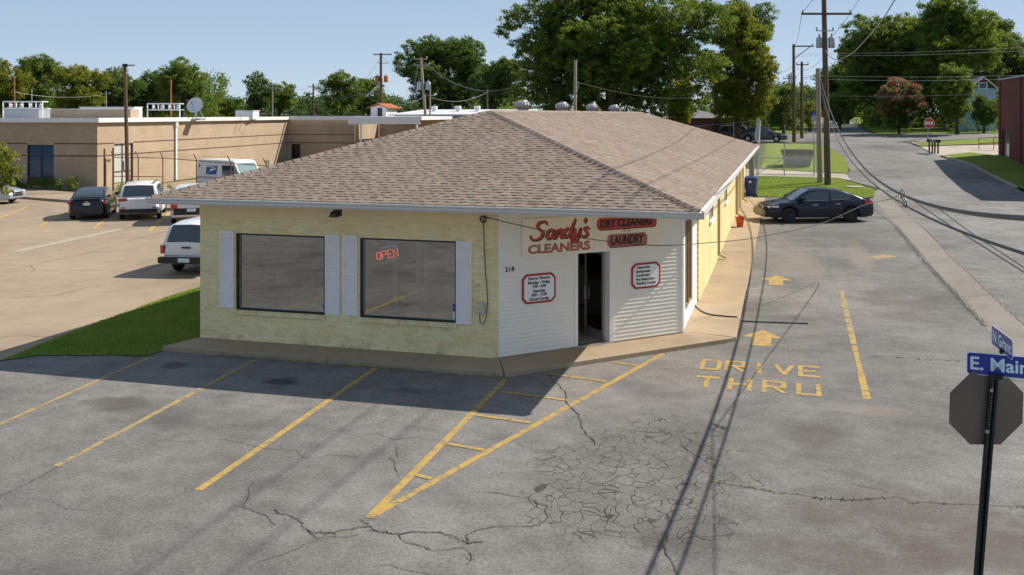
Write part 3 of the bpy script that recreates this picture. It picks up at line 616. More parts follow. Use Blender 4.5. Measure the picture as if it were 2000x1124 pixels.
# loose brick edge where the paint ends
for i in range(36):
    b = MB(); z = .16 + i * .0775; b.box((W_ - .02, 7.3 - (.05 if i % 2 else .012), z), (XS + .004, 7.3 + .06, z + .06)); b.build('edge_brick', 'brick_paint', sidew)
for u, v0_, v1_ in ((1388.5, 400, 427), (1417, 366, 393)):
    A, B = planex(u, v0_, XS), planex(u, v1_, XS); y = (A.y + B.y) / 2
    t = MB(); t.box((XS - .02, y - .7, B.z - .02), (XS + .03, y - .62, A.z + .05)); t.box((XS - .02, y + .62, B.z - .02), (XS + .03, y + .7, A.z + .05)); t.box((XS - .02, y - .62, A.z), (XS + .03, y + .62, A.z + .05)); t.box((XS - .02, y - .75, B.z - .1), (XS + .09, y + .75, B.z - .02)); t.box((XS - .01, y - .03, B.z), (XS + .025, y + .03, A.z))
    w_ = t.build('window', 'trim_white', shop); MB().box((XS + .001, y - .62, B.z - .02), (XS + .008, y + .62, A.z)).build('pane', 'frame_black', w_)
def spout(y, mat='gutter_metal', foot=True):
    g0 = gz(11, y) + .07; t = MB(); t.box((XS + .01, y - .05, g0 + .12), (XS + .09, y + .05, 3.0)); t.beam((XS + .05, y, 2.99), (XS + .6, y, 3.17), .09, .08)
    if foot: t.beam((XS + .05, y, g0 + .16), (XS + .28, y, g0 + .05), .09, .08)
    o = t.build('downspout', mat, shop, bevel=.008)
    for z in (1.0, 2.2): MB().box((XS + .0, y - .075, z), (XS + .095, y + .075, z + .03)).build('strap', mat, o)
plain('spout_tan', (.52, .40, .22), .55, var=.12); spout(14.85, 'spout_tan'); spout(27.2, 'spout_tan'); spout(34.3, 'spout_tan')
for y, w in ((29.4, 1.0), (31.9, 1.0)):
    t = MB(); z = gz(11, y); t.box((XS, y - w / 2 - .1, z), (XS + .05, y - w / 2, z + 2.2)); t.box((XS, y + w / 2, z), (XS + .05, y + w / 2 + .1, z + 2.2)); t.box((XS, y - w / 2, z + 2.1), (XS + .05, y + w / 2, z + 2.2)); t.box((XS + .005, y - w / 2, z + .06), (XS + .02, y + w / 2, z + 2.1))
    d = t.build('door', 'door_yellow', shop); MB().box((XS + .02, y + w * .3, z + 1.0), (XS + .07, y + w * .36, z + 1.05)).build('handle', 'aluminium', d)
# interior
t = MB(); t.prism([(.2, .2), (6.9, .2), (10.3, 3.6), (10.3, 12), (.2, 12)], lambda p, q, z: (p, q, z), .06, .12); t.build('interior_floor', 'room_floor', shop)
t = MB(); t.box((.2, 12, 0), (10.4, 12.1, 3.0)); t.prism([(.2, .3), (6.85, .3), (10.2, 3.65), (10.4, 3.7), (10.4, 12), (.2, 12)], lambda p, q, z: (p, q, z), 2.9, 2.95); t.box((.2, 2.6, .12), (3.6, 2.7, 2.9)); t.box((4.6, 6.0, .12), (10.3, 6.1, 1.35)); t.box((5.3, 2.6, .12), (6.3, 3.2, 1.05)); t.build('interior_wall', 'room_tan', shop)
for a, b in (((1.15, 2.55, 1.35), (1.42, 2.595, 2.45)), ((2.2, 2.55, 1.9), (2.95, 2.595, 2.35)), ((1.5, 1.4, .12), (1.95, 1.8, 1.45)), ((1.58, .62, 1.3), (1.95, .64, 1.62)), ((5.75, .6, 1.75), (6.1, .62, 1.86)), ((4.35, .9, .12), (4.45, 1.0, 2.85)), ((4.75, 1.3, .12), (4.85, 1.4, 2.85)), ((5.15, .8, .12), (5.21, .86, 2.85)), ((4.2, 2.2, .12), (5.9, 2.7, 1.15))): MB().box(a, b).build('interior_panel', 'trim_white', shop)
# roof: deck, shingles, caps
run = W_ / 2 + OX; ZR = ZE + run * SL; Y0, Y1 = -OY, DB; X0, X1 = -OX, W_ + OX; RX = W_ / 2; RY0, RY1 = Y0 + run, Y1 - run
A, B, C2, D2, E2, F2 = (X0, Y0, ZE), (X1, Y0, ZE), (X1, Y1, ZE), (X0, Y1, ZE), (RX, RY0, ZR), (RX, RY1, ZR)
dk = MB(); dk.poly([A, B, E2]); dk.poly([B, C2, F2, E2]); dk.poly([C2, D2, F2]); dk.poly([D2, A, E2, F2]); roof = dk.build('roof', 'shingle', shop)
EXP = .143; th = math.atan(SL); slope_len = run / math.cos(th); ncourse = int(slope_len / EXP)
def wedge_mesh():
    t = MB(); e = EXP + .02; t.add([(0, 0, 0), (1, 0, 0), (1, e, 0), (0, e, 0), (0, 0, 1), (1, 0, 1), (1, e, .15), (0, e, .15)], [[4, 5, 6, 7], [0, 1, 5, 4], [1, 2, 6, 5], [3, 0, 4, 7]])
    o = t.build('shingle', 'shingle', roof); me = o.data; bpy.data.objects.remove(o); return me
wme = wedge_mesh(); tabs = []; ct, st_ = math.cos(th), math.sin(th)
for i in range(ncourse):
    t0 = i * EXP; yrun = t0 * ct; xl, xr = X0 + yrun + .02, X1 - yrun - .02; x = xl - random.uniform(0, .3); lam = random.random() < .5
    while x < xr:
        w = random.uniform(.07, .22); lam = not lam; a, b = max(x, xl), min(x + w - .003, xr); x += w
        if b - a > .02: tabs.append((a, t0, b - a, .018 if lam else .009))
def fpt(x, t0, n): return Vector((x, Y0 + t0 * ct - n * st_, ZE + t0 * st_ + n * ct))
tabs.sort(key=lambda q: (fpt(q[0], q[1], 0) - CAMP).length)
rest = MB()
def wedge(mb, fn, a, t0, w, h, tone):
    e = EXP + .02
    mb.add([fn(a, t0, .002), fn(a + w, t0, .002), fn(a + w, t0 + e, .002), fn(a, t0 + e, .002), fn(a, t0, h), fn(a + w, t0, h), fn(a + w, t0 + e, h * .15 + .002), fn(a, t0 + e, h * .15 + .002)], [[4, 5, 6, 7], [0, 1, 5, 4], [1, 2, 6, 5], [3, 0, 4, 7]], 0, tone)
for i, (a, t0, w, h) in enumerate(tabs):
    if i < 300: shared(wme, 'shingle', roof, fpt(a, t0, .002), (th, 0, 0), (w, 1, h))
    else: wedge(rest, fpt, a, t0, w, h, random.random())
def spt(y, t0, n): return Vector((X1 - t0 * ct + n * st_, y, ZE + t0 * st_ + n * ct))
for i in range(ncourse):
    t0 = i * EXP; yr = t0 * ct; yl, yh = Y0 + yr + .02, Y1 - yr - .02; y = yl - random.uniform(0, .3); lam = False
    while y < yh:
        w = random.uniform(.14, .4); lam = not lam; a, b = max(y, yl), min(y + w - .003, yh); y += w
        if b - a > .02: wedge(rest, spt, a, t0, b - a, .012 if lam else .007, random.random())
stuff(rest.build('shingle', 'shingle', roof, tone=True))
cm = MB(); ww = .15; dz = -.075; e = .27
cm.add([(0, 0, .03), (0, -ww, .03 + dz), (0, ww, .03 + dz), (e, 0, .012), (e, -ww, .012 + dz), (e, ww, .012 + dz), (0, 0, .008), (0, -ww, dz), (0, ww, dz)], [[0, 3, 4, 1], [0, 2, 5, 3], [0, 1, 7, 6], [0, 6, 8, 2]])
co = cm.build('hip_cap', 'shingle', roof); cme = co.data; bpy.data.objects.remove(co)
def caps(a, b, step, name):
    a, b = Vector(a), Vector(b); d = (b - a); n = int(d.length / step); d.normalize(); x = d; y = Vector((0, 0, 1)).cross(x).normalized(); z = x.cross(y)
    Mx = Matrix((x, y, z)).transposed().to_euler()
    for i in range(n): shared(cme, name, roof, a + d * (i * step) + z * .02, Mx, (max(1, step / .2), 1, 1))
caps(A, E2, .205, 'hip_cap'); caps(B, E2, .205, 'hip_cap'); caps((RX, RY1, ZR), (RX, RY0, ZR), .4, 'ridge_cap'); caps(C2, F2, .41, 'hip_cap')
MB().box((X0 + .02, Y0 + .02, 3.19), (X1 - .02, Y1 - .02, 3.21)).build('soffit', 'frieze_paint', shop)
GP = [(0, 0), (-.07, 0), (-.09, .035), (-.085, .07), (-.105, .1), (-.105, .125), (-.09, .125), (-.09, .1), (-.012, .1), (0, .1)]
gm = MB(); gm.prism(GP, lambda p, q, t: (t, Y0 + .005 + p, 3.205 + q), X0 - .1, X1 + .1); gm.build('gutter', 'gutter_metal', roof)
gm = MB(); gm.prism(GP, lambda p, q, t: (X1 - .005 - p, t, 3.205 + q), Y0 + .01, Y1); gm.build('gutter', 'gutter_metal', roof)
gm = MB(); gm.prism(GP, lambda p, q, t: (X0 + .005 + p, t, 3.205 + q), Y0 + .01, Y1); gm.build('gutter', 'gutter_metal', roof)
fm = MB(); fm.box((X0 + .02, Y0 + .006, 3.19), (X1 - .02, Y0 + .03, 3.335)); fm.box((X1 - .03, Y0 + .03, 3.19), (X1 - .006, Y1 - .02, 3.335)); fm.build('fascia', 'trim_white', roof)
# turbine vents on the ridge
plain('vent_metal', (.42, .41, .40), .4, .6, var=.2)
for u, v in ((1012, 213), (1091, 214), (1150, 216), (1194, 217)):
    P = planex(u, v, RX - .45); y = min(max(P.y, RY0 + .5), RY1 - .5)
    hub = MB(); hub.lathe([(.15, 0), (.15, .14), (.2, .15), (.2, .17)], 14); v_ = hub.build('roof_vent', 'vent_metal', roof, loc=(RX - .3, y, ZR - .08), smooth=True)
    fin = MB(); nf = 18
    for k in range(nf):
        a0 = 2 * math.pi * k / nf; pr = [(.17, .16), (.255, .21), (.285, .29), (.255, .37), (.14, .43)]
        for (r0, z0), (r1, z1) in zip(pr, pr[1:]):
            q = [(r0 * math.cos(a0), r0 * math.sin(a0), z0), (r0 * .93 * math.cos(a0 + .32), r0 * .93 * math.sin(a0 + .32), z0), (r1 * .93 * math.cos(a0 + .32), r1 * .93 * math.sin(a0 + .32), z1), (r1 * math.cos(a0), r1 * math.sin(a0), z1)]; fin.poly(q)
    fin.lathe([(.15, .425), (.14, .44), (.05, .455)], 14); fin.lathe([(.19, .2), (.2, .29), (.12, .42)], 10, k=1); fin.build('turbine', ['vent_metal', 'frame_black'], v_)
# fixtures on the front
t = MB(); t.box((3.66, -.7, 3.12), (3.80, -.55, 3.19)); t.hexa([(3.64, -.86, 3.03), (3.82, -.86, 3.03), (3.85, -.66, 3.05), (3.61, -.66, 3.05), (3.66, -.84, 3.11), (3.80, -.84, 3.11), (3.85, -.66, 3.14), (3.61, -.66, 3.14)]); t.build('flood_light', 'frame_black', shop)
t = MB(); t.box((6.63, -.09, 1.03), (6.81, -.003, 1.26)); mb_ = t.build('meter_box', 'box_beige', shop, bevel=.01)
t = MB(); t.tube([(6.77, -.03, 3.06), (6.80, -.04, 2.4), (6.82, -.03, 1.9), (6.86, -.04, 1.5), (6.87, -.04, 1.2), (6.84, -.05, .95), (6.78, -.06, .8), (6.71, -.06, .84), (6.70, -.05, 1.03)], .009, 6)
for k in range(3): t.tube([(6.78 + .08 * math.cos(a) * (1 - .2 * k), -.05 - .02 * k, 3.0 + .07 * math.sin(a)) for a in [j * .5 for j in range(13)]], .008, 5)
t.build('conduit_cable', 'cable_black', shop); MB().box((6.60, -.05, 1.58), (6.66, -.003, 1.64)).build('hook', 'aluminium', shop)
for k, (x, z, w, h, mt) in enumerate(((6.055, .84, .085, .16, 'sign_white'), (6.06, 1.02, .07, .06, 'blue_plate'), (6.06, 1.10, .07, .06, 'blue_plate'), (3.03, .9, .05, .07, 'blue_plate'))):
    if 'blue_plate' not in MATS: plain('blue_plate', (.02, .06, .42), .35, var=.08)
    MB().box((x, .097, z), (x + w, .0995, z + h)).build('window_sticker', mt, shop)
# ---------------------------------------------------------------- things at the shop
def catmull(P, n=6):
    P = [Vector(p) for p in P]; Q = [P[0] * 2 - P[1]] + P + [P[-1] * 2 - P[-2]]; out = []
    for i in range(1, len(Q) - 2):
        a, b, c, d = Q[i - 1:i + 3]
        for k in range(n):
            t = k / n; out.append(.5 * ((2 * b) + (c - a) * t + (2 * a - 5 * b + 4 * c - d) * t * t + (3 * b - a - 3 * c + d) * t ** 3))
    return out + [P[-1]]
SC = [[(.31, .33), (.27, .395), (.16, .385), (.115, .31), (.17, .24), (.235, .17), (.22, .07), (.12, .02), (.02, .05), (.01, .12)],
      [(.46, .19), (.40, .22), (.34, .16), (.33, .07), (.375, .03), (.43, .07), (.475, .2)], [(.485, .215), (.455, .08), (.485, .03), (.53, .08)],
      [(.555, .21), (.53, .12), (.51, .025)], [(.525, .11), (.585, .2), (.635, .185), (.615, .08), (.635, .03), (.68, .08)],
      [(.80, .19), (.745, .22), (.685, .15), (.68, .06), (.73, .03), (.79, .09)], [(.885, .42), (.835, .25), (.795, .06), (.825, .03), (.865, .07)],
      [(.905, .215), (.885, .10), (.92, .045), (.98, .10), (1.02, .21)], [(1.025, .215), (.995, .03), (.93, -.08), (.85, -.05), (.9, .0), (1.03, .05)],
      [(1.115, .42), (1.075, .32)], [(1.2, .18), (1.15, .22), (1.10, .175), (1.15, .12), (1.165, .05), (1.10, .02), (1.04, .055)]]
def script(name, n, ds, dz, mat, parent, k=1.0, s0=.73, z0=2.505, w=.038, y_=1.0):
    m = MB()
    for st in SC:
        P = catmull([(p[0] * k + p[1] * .12 * k, p[1] * y_, 0) for p in st]); N = len(P)
        for i in range(N):
            d = (P[min(i + 1, N - 1)] - P[max(i - 1, 0)]).normalized(); nn = Vector((-d.y, d.x, 0)); hw = w * (.62 + .38 * abs(d.y)) * (.55 + .45 * math.sin(math.pi * (i + .6) / (N + .2)))
            a, b = P[i] + nn * hw, P[i] - nn * hw
            if i: m.add([ch(s0 + ds + q.x, z0 + dz + q.y, n) for q in (la, lb, b, a)], [[0, 1, 2, 3]])
            la, lb = a, b
    return m.build(name, mat, parent)
sgn = thing('shop_sign', 'wide cream sign board with red and black lettering over the corner entrance', 'sign', ch(2.36, 2.17, .02))
def lchild(o, root):   # world-built child under an offset root
    o.location = Vector(o.location) - Vector(root.location); return o
t = MB(); cbox(t, .56, 2.365, 2.17, 2.98, .018, .04); lchild(t.build('panel', 'sign_board', sgn), sgn); t = MB(); cbox(t, 2.372, 4.16, 2.19, 2.98, .018, .04); lchild(t.build('panel', 'sign_board', sgn), sgn)
lchild(script('lettering', .043, .022, -.022, 'black_ink', sgn, 1.24, w=.041), sgn); lchild(script('lettering', .047, 0, 0, 'sign_red', sgn, 1.24), sgn)
lchild(put_text('lettering', 'CLEANERS', .255, lambda x, y, z: ch(.69 + x, 2.235 + y, .043), 'brick_red_paint', sgn, bold=.012, width=1.58), sgn)
def badge(s0, s1, z0, z1, n, mat, parent, c=.06):
    m = MB(); m.prism([(s0 + c, z0), (s1 - c, z0), (s1 - c * .4, z0 + c * .5), (s1, z0 + c), (s1, z1 - c), (s1 - c * .4, z1 - c * .5), (s1 - c, z1), (s0 + c, z1), (s0 + c * .4, z1 - c * .5), (s0, z1 - c), (s0, z0 + c), (s0 + c * .4, z0 + c * .5)], lambda p, q, t: ch(p, q, t), n, n + .006); return m.build('badge', mat, parent)
lchild(badge(2.47, 4.09, 2.615, 2.875, .041, 'black_ink', sgn), sgn); lchild(badge(2.45, 4.07, 2.635, 2.895, .048, 'sign_red', sgn), sgn)
lchild(put_text('lettering', 'DRY CLEANERS', .225, lambda x, y, z: ch(2.53 + x + y * .1, 2.69 + y, .057), 'black_ink', sgn, bold=.012, width=1.44), sgn)
lchild(put_text('lettering', 'And', .16, lambda x, y, z: ch(3.11 + x, 2.545 + y + x * .05, .043), 'brick_red_paint', sgn, shear=.35, width=.28), sgn)
lchild(badge(2.75, 3.82, 2.215, 2.495, .041, 'black_ink', sgn), sgn); lchild(badge(2.73, 3.80, 2.235, 2.515, .048, 'pink_red', sgn), sgn)
lchild(put_text('lettering', 'LAUNDRY', .27, lambda x, y, z: ch(2.81 + x + y * .08, 2.29 + y, .057), 'black_ink', sgn, bold=.013, width=.9), sgn)
for s_, z_ in ((.6, 2.2), (.6, 2.9), (2.34, 2.2), (2.34, 2.9), (2.4, 2.22), (4.12, 2.22)): lchild(MB().lathe([(.012, 0), (.012, .004)], 8, ch(s_, z_, .04)).build('screw', 'aluminium', sgn), sgn)
def plate(name, label, s0, s1, z0, z1, lines, align):
    o = thing(name, label, 'sign', ch((s0 + s1) / 2, z0, .016)); c = .1
    def octa(a, b, e, f, c, n0, n1, mat, nm):
        m = MB(); m.prism([(a + c, e), (b - c, e), (b, e + c), (b, f - c), (b - c, f), (a + c, f), (a, f - c), (a, e + c)], lambda p, q, t: ch(p, q, t), n0, n1); lchild(m.build(nm, mat, o), o)
    octa(s0, s1, z0, z1, c, .016, .03, 'red_paint', 'border'); b = .045; octa(s0 + b, s1 - b, z0 + b, z1 - b, c * .8, .03, .034, 'sign_white', 'face')
    for txt, sz, z, w in lines:
        x0 = (s0 + s1) / 2 - w / 2 if align == 'C' else s0 + .12
        lchild(put_text('lettering', txt, sz, lambda x, y, zz: ch(x0 + x, z0 + z + y, .037), 'black_ink', o, bold=sz * .035, width=w), o)
        if align != 'C': lchild(MB().lathe([(.012, 0), (.012, .003)], 6, ch(s0 + .085, z0 + z + sz * .35, .035)).build('bullet', 'black_ink', o), o)
plate('hours_sign', 'white red-bordered plate of store hours left of the doorway', .56, 1.39, 1.17, 1.80, [('Store Hours:', .095, .505, .55), ('Monday - Friday', .09, .415, .55), ('7:00 - 6:00', .085, .335, .34), ('Saturday', .09, .235, .31), ('8:00 - 12:00', .085, .155, .38), ('Closed Sunday', .09, .065, .51)], 'C')
plate('services_sign', 'white red-bordered plate listing tablecloths and wedding dresses right of the doorway', 3.4, 4.21, 1.24, 1.82, [('Tablecloths', .085, .455, .39), ('Bedspreads', .085, .365, .40), ('Comforters', .085, .275, .38), ('Fire Restoration', .085, .185, .52), ('Wedding Dresses', .085, .095, .55)], 'L')
neon = thing('open_sign', 'red neon OPEN sign with a blue arc hanging inside the right shop window', 'neon sign', (4.52, .22, 2.0)); ang = R(12)
def np_(x, z): return (x * math.cos(ang) - z * math.sin(ang) - .27, 0, x * math.sin(ang) + z * math.cos(ang) - .0)
lw, lh = .105, .17
for k, stks in enumerate(([[(math.cos(a) * .5 + .5, math.sin(a) * .5 + .5) for a in [j * .45 for j in range(15)]]], [[(0, 0), (0, 1), (.8, 1), (1, .78), (.8, .5), (0, .5)]], [[(1, 0), (0, 0), (0, 1), (1, 1)], [(0, .5), (.8, .5)]], [[(0, 0), (0, 1), (1, 0), (1, 1)]])):
    for dd in (0,):
        m = MB()
        for s_ in stks: m.tube([np_(.02 + k * .135 + x * lw, z * lh) for x, z in s_], .0075, 6)
        m.build('letter_tube', 'neon_red', neon)
m = MB(); m.tube([np_(.12 + .28 * (1 + math.cos(a)) * .72, .2 + .045 * math.sin(a)) for a in [2.9 - j * .26 for j in range(12)]] + [np_(.545, .1)], .007, 6); m.build('arc_tube', 'neon_blue', neon)
m = MB(); m.box((-.27, .012, -.02), (.29, .03, .0)); m.tube([(-.2, .02, 0), (-.2, .02, .55)], .003, 4); m.tube([(.22, .02, 0), (.22, .02, .55)], .003, 4); m.build('bracket', 'frame_black', neon)
def lump(name, label, cat, loc, sx, sy, sz, mat, seed):
    bm = bmesh.new(); bmesh.ops.create_icosphere(bm, subdivisions=3, radius=1); rr = random.Random(seed)
    from mathutils import noise as mn
    for v in bm.verts:
        n = mn.noise(v.co * 2.2 + Vector((seed, 0, 0))) * .3 + mn.noise(v.co * 6) * .1; v.co *= 1 + n; v.co.x *= sx; v.co.y *= sy; v.co.z = max(v.co.z, -.62) * sz + .62 * sz
        if v.co.z > sz * 1.25: v.co.x *= .6; v.co.y *= .6
    me = bpy.data.meshes.new(name); bm.to_mesh(me); bm.free(); me.materials.append(M(mat)); me.polygons.foreach_set('use_smooth', [True] * len(me.polygons))
    o = bpy.data.objects.new(name, me); COL.objects.link(o); o.location = loc; return tag(o, label, cat)
lump('plastic_bag', 'pale crumpled plastic bag on the ledge of the left shop window', 'bag', (1.38, .27, .79), .24, .12, .19, 'bag_white', 3)
rail = thing('clothes_rail', 'dark clothes rail seen through the open corner doorway', 'clothes rail', (7.9, 4.6, 0))
m = MB(); m.tube([(-1.1, -.6, 2.15), (1.3, 1.0, 2.15)], .02, 8); m.build('bar', 'aluminium', rail); m = MB(); m.tube([(-1.1, -.6, .12), (-1.1, -.6, 2.15)], .02, 8); m.tube([(1.3, 1.0, .12), (1.3, 1.0, 2.15)], .02, 8); m.build('post', 'aluminium', rail)
cols = [(.5, .12, .14), (.55, .5, .48), (.1, .12, .2), (.45, .45, .5), (.03, .03, .05), (.5, .48, .42), (.2, .22, .3), (.5, .2, .2), (.05, .05, .06)]
names = ['red shirt', 'pale shirt', 'navy coat', 'grey shirt', 'black coat', 'cream blouse', 'slate jacket', 'rose blouse', 'charcoal suit']
for k, cc in enumerate(cols):
    plain('cloth%d' % k, cc, .85, var=.15); f = (k + .6) / 9.4; p = Vector((7.9 - 1.1 + 2.4 * f, 4.0 + 1.6 * f, 1.35)); g = thing('hanging_garment', names[k] + ' hanging on the rail inside the doorway', 'garment', p, R(34)); m = MB()
    m.prism([(-.22, 0), (.22, 0), (.21, .55), (.24, .68), (.06, .77), (-.06, .77), (-.24, .68), (-.21, .55)], lambda a, b, t: (t, a, b), -.045, .045); m.build('cloth', 'cloth%d' % k, g, bevel=.02); m = MB(); m.tube([(0, 0, .75), (0, 0, .8)], .004, 5); m.build('hook', 'aluminium', g)
# bucket, wheelie bin, hose
plain('bucket_red', (.48, .07, .02), .4, var=.1); p = at(1432, 444); bkt = thing('bucket', 'orange-red plastic bucket standing against the sunlit side wall', 'bucket', (10.95, p.y - .3, gz(11, p.y) + .065))
MB().lathe([(.13, 0), (.19, .40), (.215, .40), (.215, .44), (.19, .44), (.17, .42), (.12, .02)], 20).build('body', 'bucket_red', bkt, smooth=True); MB().tube([(.2 * math.cos(a), -.2 - .0 * a, .40 - .16 * math.sin(a)) for a in [j * .314 for j in range(11)]], .006, 5).build('handle', 'aluminium', bkt)
plain('bin_blue', (.012, .03, .16), .4, var=.12); p = at(1467, 386); bin_ = thing('wheelie_bin', 'dark blue wheeled trash bin at the far corner of the shop', 'trash bin', (p.x, p.y + .1, p.z + .03), R(-6))
m = MB(); m.hexa([(-.26, -.3, .05), (.26, -.3, .05), (.26, .3, .05), (-.26, .3, .05), (-.34, -.42, 1.02), (.34, -.42, 1.02), (.34, .42, 1.02), (-.34, .42, 1.02)]); m.box((-.37, -.45, .98), (.37, .45, 1.04)); m.build('body', 'bin_blue', bin_, bevel=.03)
m = MB(); m.hexa([(-.38, -.47, 1.045), (.38, -.47, 1.045), (.38, .47, 1.045), (-.38, .47, 1.045), (-.34, -.4, 1.12), (.34, -.4, 1.12), (.34, .42, 1.14), (-.34, .42, 1.14)]); m.build('lid', 'bin_blue', bin_, bevel=.02)
for s_ in (-.34, .34): MB().lathe([(.13, -.04), (.14, -.02), (.14, .02), (.13, .04)], 16, (s_, -.3, .13), 'x').build('wheel', 'cable_black', bin_)
m = MB(); m.poly([(0, -.415, .80), (.075, -.42, .875), (0, -.427, .95), (-.075, -.42, .875)]); m.v = [(x, y - .01, z) for x, y, z in m.v]; m.build('emblem', 'sign_white', bin_); m = MB(); m.tube([(-.3, .47, 1.02), (.3, .47, 1.02)], .02, 6); m.build('handle', 'bin_blue', bin_)
hp = [(1352, 598), (1356, 604), (1363, 612), (1375, 620), (1392, 625), (1420, 628), (1460, 630), (1500, 631.5), (1540, 633), (1578, 634)]; m = MB(); pts = [at(*q) for q in hp]; m.tube([(q.x, q.y, q.z + (.125 if q.x < 11.75 else .025)) for q in catmull(pts, 4)], .017, 8); hose = m.build('hose', 'cable_black'); tag(hose, 'black hose lying from the shop corner across the drive lane', 'hose')
# ---------------------------------------------------------------- vehicles
def carpaint(name, c, metal=.0, rough=.28): 
    s = NT(name); s.col(c); s.set(rough, metal, .35, .35); return s.m
carpaint('paint_black', (.006, .007, .010)); carpaint('paint_blackblue', (.006, .010, .022), .2); carpaint('paint_white', (.72, .72, .72)); carpaint('paint_silver', (.42, .46, .52), .6, .35); carpaint('paint_grey', (.06, .07, .085), .5, .3); carpaint('paint_redcar', (.35, .02, .02)); carpaint('mail_white', (.74, .73, .70), 0, .45)
plain('tyre', (.018, .018, .018), .85, var=.2); plain('rim_dark', (.03, .03, .032), .35, .6); plain('rim_silver', (.5, .5, .52), .3, .8); plain('plastic_black', (.015, .015, .016), .6, var=.2); plain('chrome', (.65, .65, .66), .15, 1, var=.05)
plain('lamp_red', (.42, .008, .008), .15, coat=1); plain('lamp_clear', (.6, .58, .52), .12, coat=1); plain('plate_white', (.62, .68, .72), .4, var=.1, scale=30)
g_ = NT('car_glass'); g_.col((.018, .024, .028)); g_.set(.04, 0, .8, 1); g2 = NT('car_glass_green'); g2.col((.18, .28, .27)); g2.set(.05, 0, .8, 1)
def interp(T, x):
    if x <= T[0][0]: return T[0][1]
    for (a, b), (c, d) in zip(T, T[1:]):
        if x <= c: t = (x - a) / (c - a); t = t * t * (3 - 2 * t) * .35 + t * .65; return b + (d - b) * t
    return T[-1][1]
def make_car(name, label, cat, loc, rz, S, paint, group=None):
    o = thing(name, label, cat, loc, rz, group); Ln, Wd, r = S['len'] / 2, S['w'] / 2, S['r']; ax = S['axles']; gc = S.get('gc', .2); deck = S['deck']
    wf = lambda x: Wd * (1 - .16 * max(0, (abs(x) - Ln * .72) / (Ln * .28)) ** 2.2)
    n = 84; m = MB(); secs = []
    for i in range(n + 1):
        x = -Ln + 2 * Ln * i / n; zt = interp(deck, x); zb = gc + .1 * max(0, (abs(x) - Ln * .86) / (Ln * .14)); arch = False
        for a in ax:
            d = abs(x - a); RR = r * 1.16
            if d < RR: zb = max(zb, r + math.sqrt(RR * RR - d * d) * .98); 
        w = wf(x); e = max(0, (abs(x) - Ln * .93) / (Ln * .07)); zt -= .06 * e * e; h = zt - zb
        pts = [(0, zb), (w * .9, zb), (w * .975, zb + .02), (w, zb + .33 * h), (w * .995, zb + .62 * h), (w * .965, zb + .86 * h), (w * .90, zt), (w * .55, zt + .025), (0, zt + .035)]
        secs.append([(x, y, z) for y, z in pts] + [(x, -y, z) for y, z in pts[-2:0:-1]])
    k = len(secs[0]); V = [p for s in secs for p in s]; Fc = []
    for i in range(n):
        for j in range(k): a = i * k + j; b = i * k + (j + 1) % k; Fc.append([a, b, b + k, a + k])
    Fc += [list(range(k)), [n * k + j for j in range(k)]]; m.add(V, Fc); body = m.build('body', paint, o, smooth=True)
    MB().box((ax[0] - .4, -Wd + .24, gc + .03), (ax[1] + .4, Wd - .24, .62)).build('underbody', 'plastic_black', o)
    # cabin
    RF = S['roof']; wb, wt = Wd * .93, S.get('wt', Wd * .72); xs = np.linspace(RF[0][0], RF[-1][0], 40); m = MB(); secs = []; zr_max = max(z for _, z in RF)
    def tw(x):
        z = interp(RF, x); b = interp(deck, x) ; f = max(0, min(1, (z - b) / (zr_max - b + 1e-6))); return wb * .97 + (wt - wb * .97) * f
    for x in xs:
        z = max(interp(RF, x), interp(deck, x) - .05); b = interp(deck, x) - .06; t_ = tw(x)
        pts = [(0, b), (wb, b), (t_ + .02, z - .05), (t_ * .92, z), (0, z + .025)]; secs.append([(x, y, zz) for y, zz in pts] + [(x, -y, zz) for y, zz in pts[-2:0:-1]])
    k = len(secs[0]); V = [p for s in secs for p in s]; Fc = []
    for i in range(len(xs) - 1):
        for j in range(k): a = i * k + j; b = i * k + (j + 1) % k; Fc.append([a, b, b + k, a + k])
    Fc += [list(range(k)), [(len(xs) - 1) * k + j for j in range(k)]]; m.add(V, Fc); cab = m.build('cabin', S.get('cabin_paint', paint), o, smooth=True)
    gl = S.get('glass', 'car_glass')
    def top_pane(nm, x0, x1, f=.86):
        m = MB(); q = np.linspace(x0, x1, 7); P = []
        for x in q:
            z = interp(RF, x) + .012; t_ = tw(x) * f; P += [(x + (.012 if x > 0 else -.012), -t_, z), (x + (.012 if x > 0 else -.012), 0, z + .026), (x + (.012 if x > 0 else -.012), t_, z)]
        m.add(P, [[3 * i + j, 3 * i + j + 1, 3 * i + j + 4, 3 * i + j + 3] for i in range(6) for j in range(2)]); m.build(nm, gl, o, smooth=True)
    top_pane('rear_window', *S['rear_glass']); top_pane('windshield', *S['front_glass'])
    for sgn_ in (1, -1):
        for x0, x1 in S['side']:
            m = MB(); q = np.linspace(x0, x1, 9); lo, hi = [], []
            for x in q:
                b = interp(deck, x); z = max(interp(RF, x) - .10, b + .05); t_ = tw(x) + .02
                def yy_(zz): f = (zz - (b - .06)) / (max(interp(RF, x), b - .05) - .05 - (b - .06) + 1e-6); return wb + (t_ - wb) * min(max(f, 0), 1) + .007
                lo.append((x, sgn_ * yy_(b + .04), b + .04)); hi.append((x, sgn_ * yy_(z), z))
            N = len(q); m.add(lo + hi, [[i, i + 1, N + i + 1, N + i] for i in range(N - 1)]); m.build('side_window', gl, o)
            if S.get('chrome'):
                m = MB(); m.tube([(p[0], p[1] + sgn_ * .004, p[2] - .012) for p in lo], .011, 5); m.build('window_trim', 'chrome', o)
        dx = S['doors']
        for x in dx: MB().box((x - .11, sgn_ * Wd * .985 - .015, interp(deck, x) - .17), (x + .11, sgn_ * Wd * .985 + .03, interp(deck, x) - .135)).build('door_handle', S.get('handle', paint), o, bevel=.006)
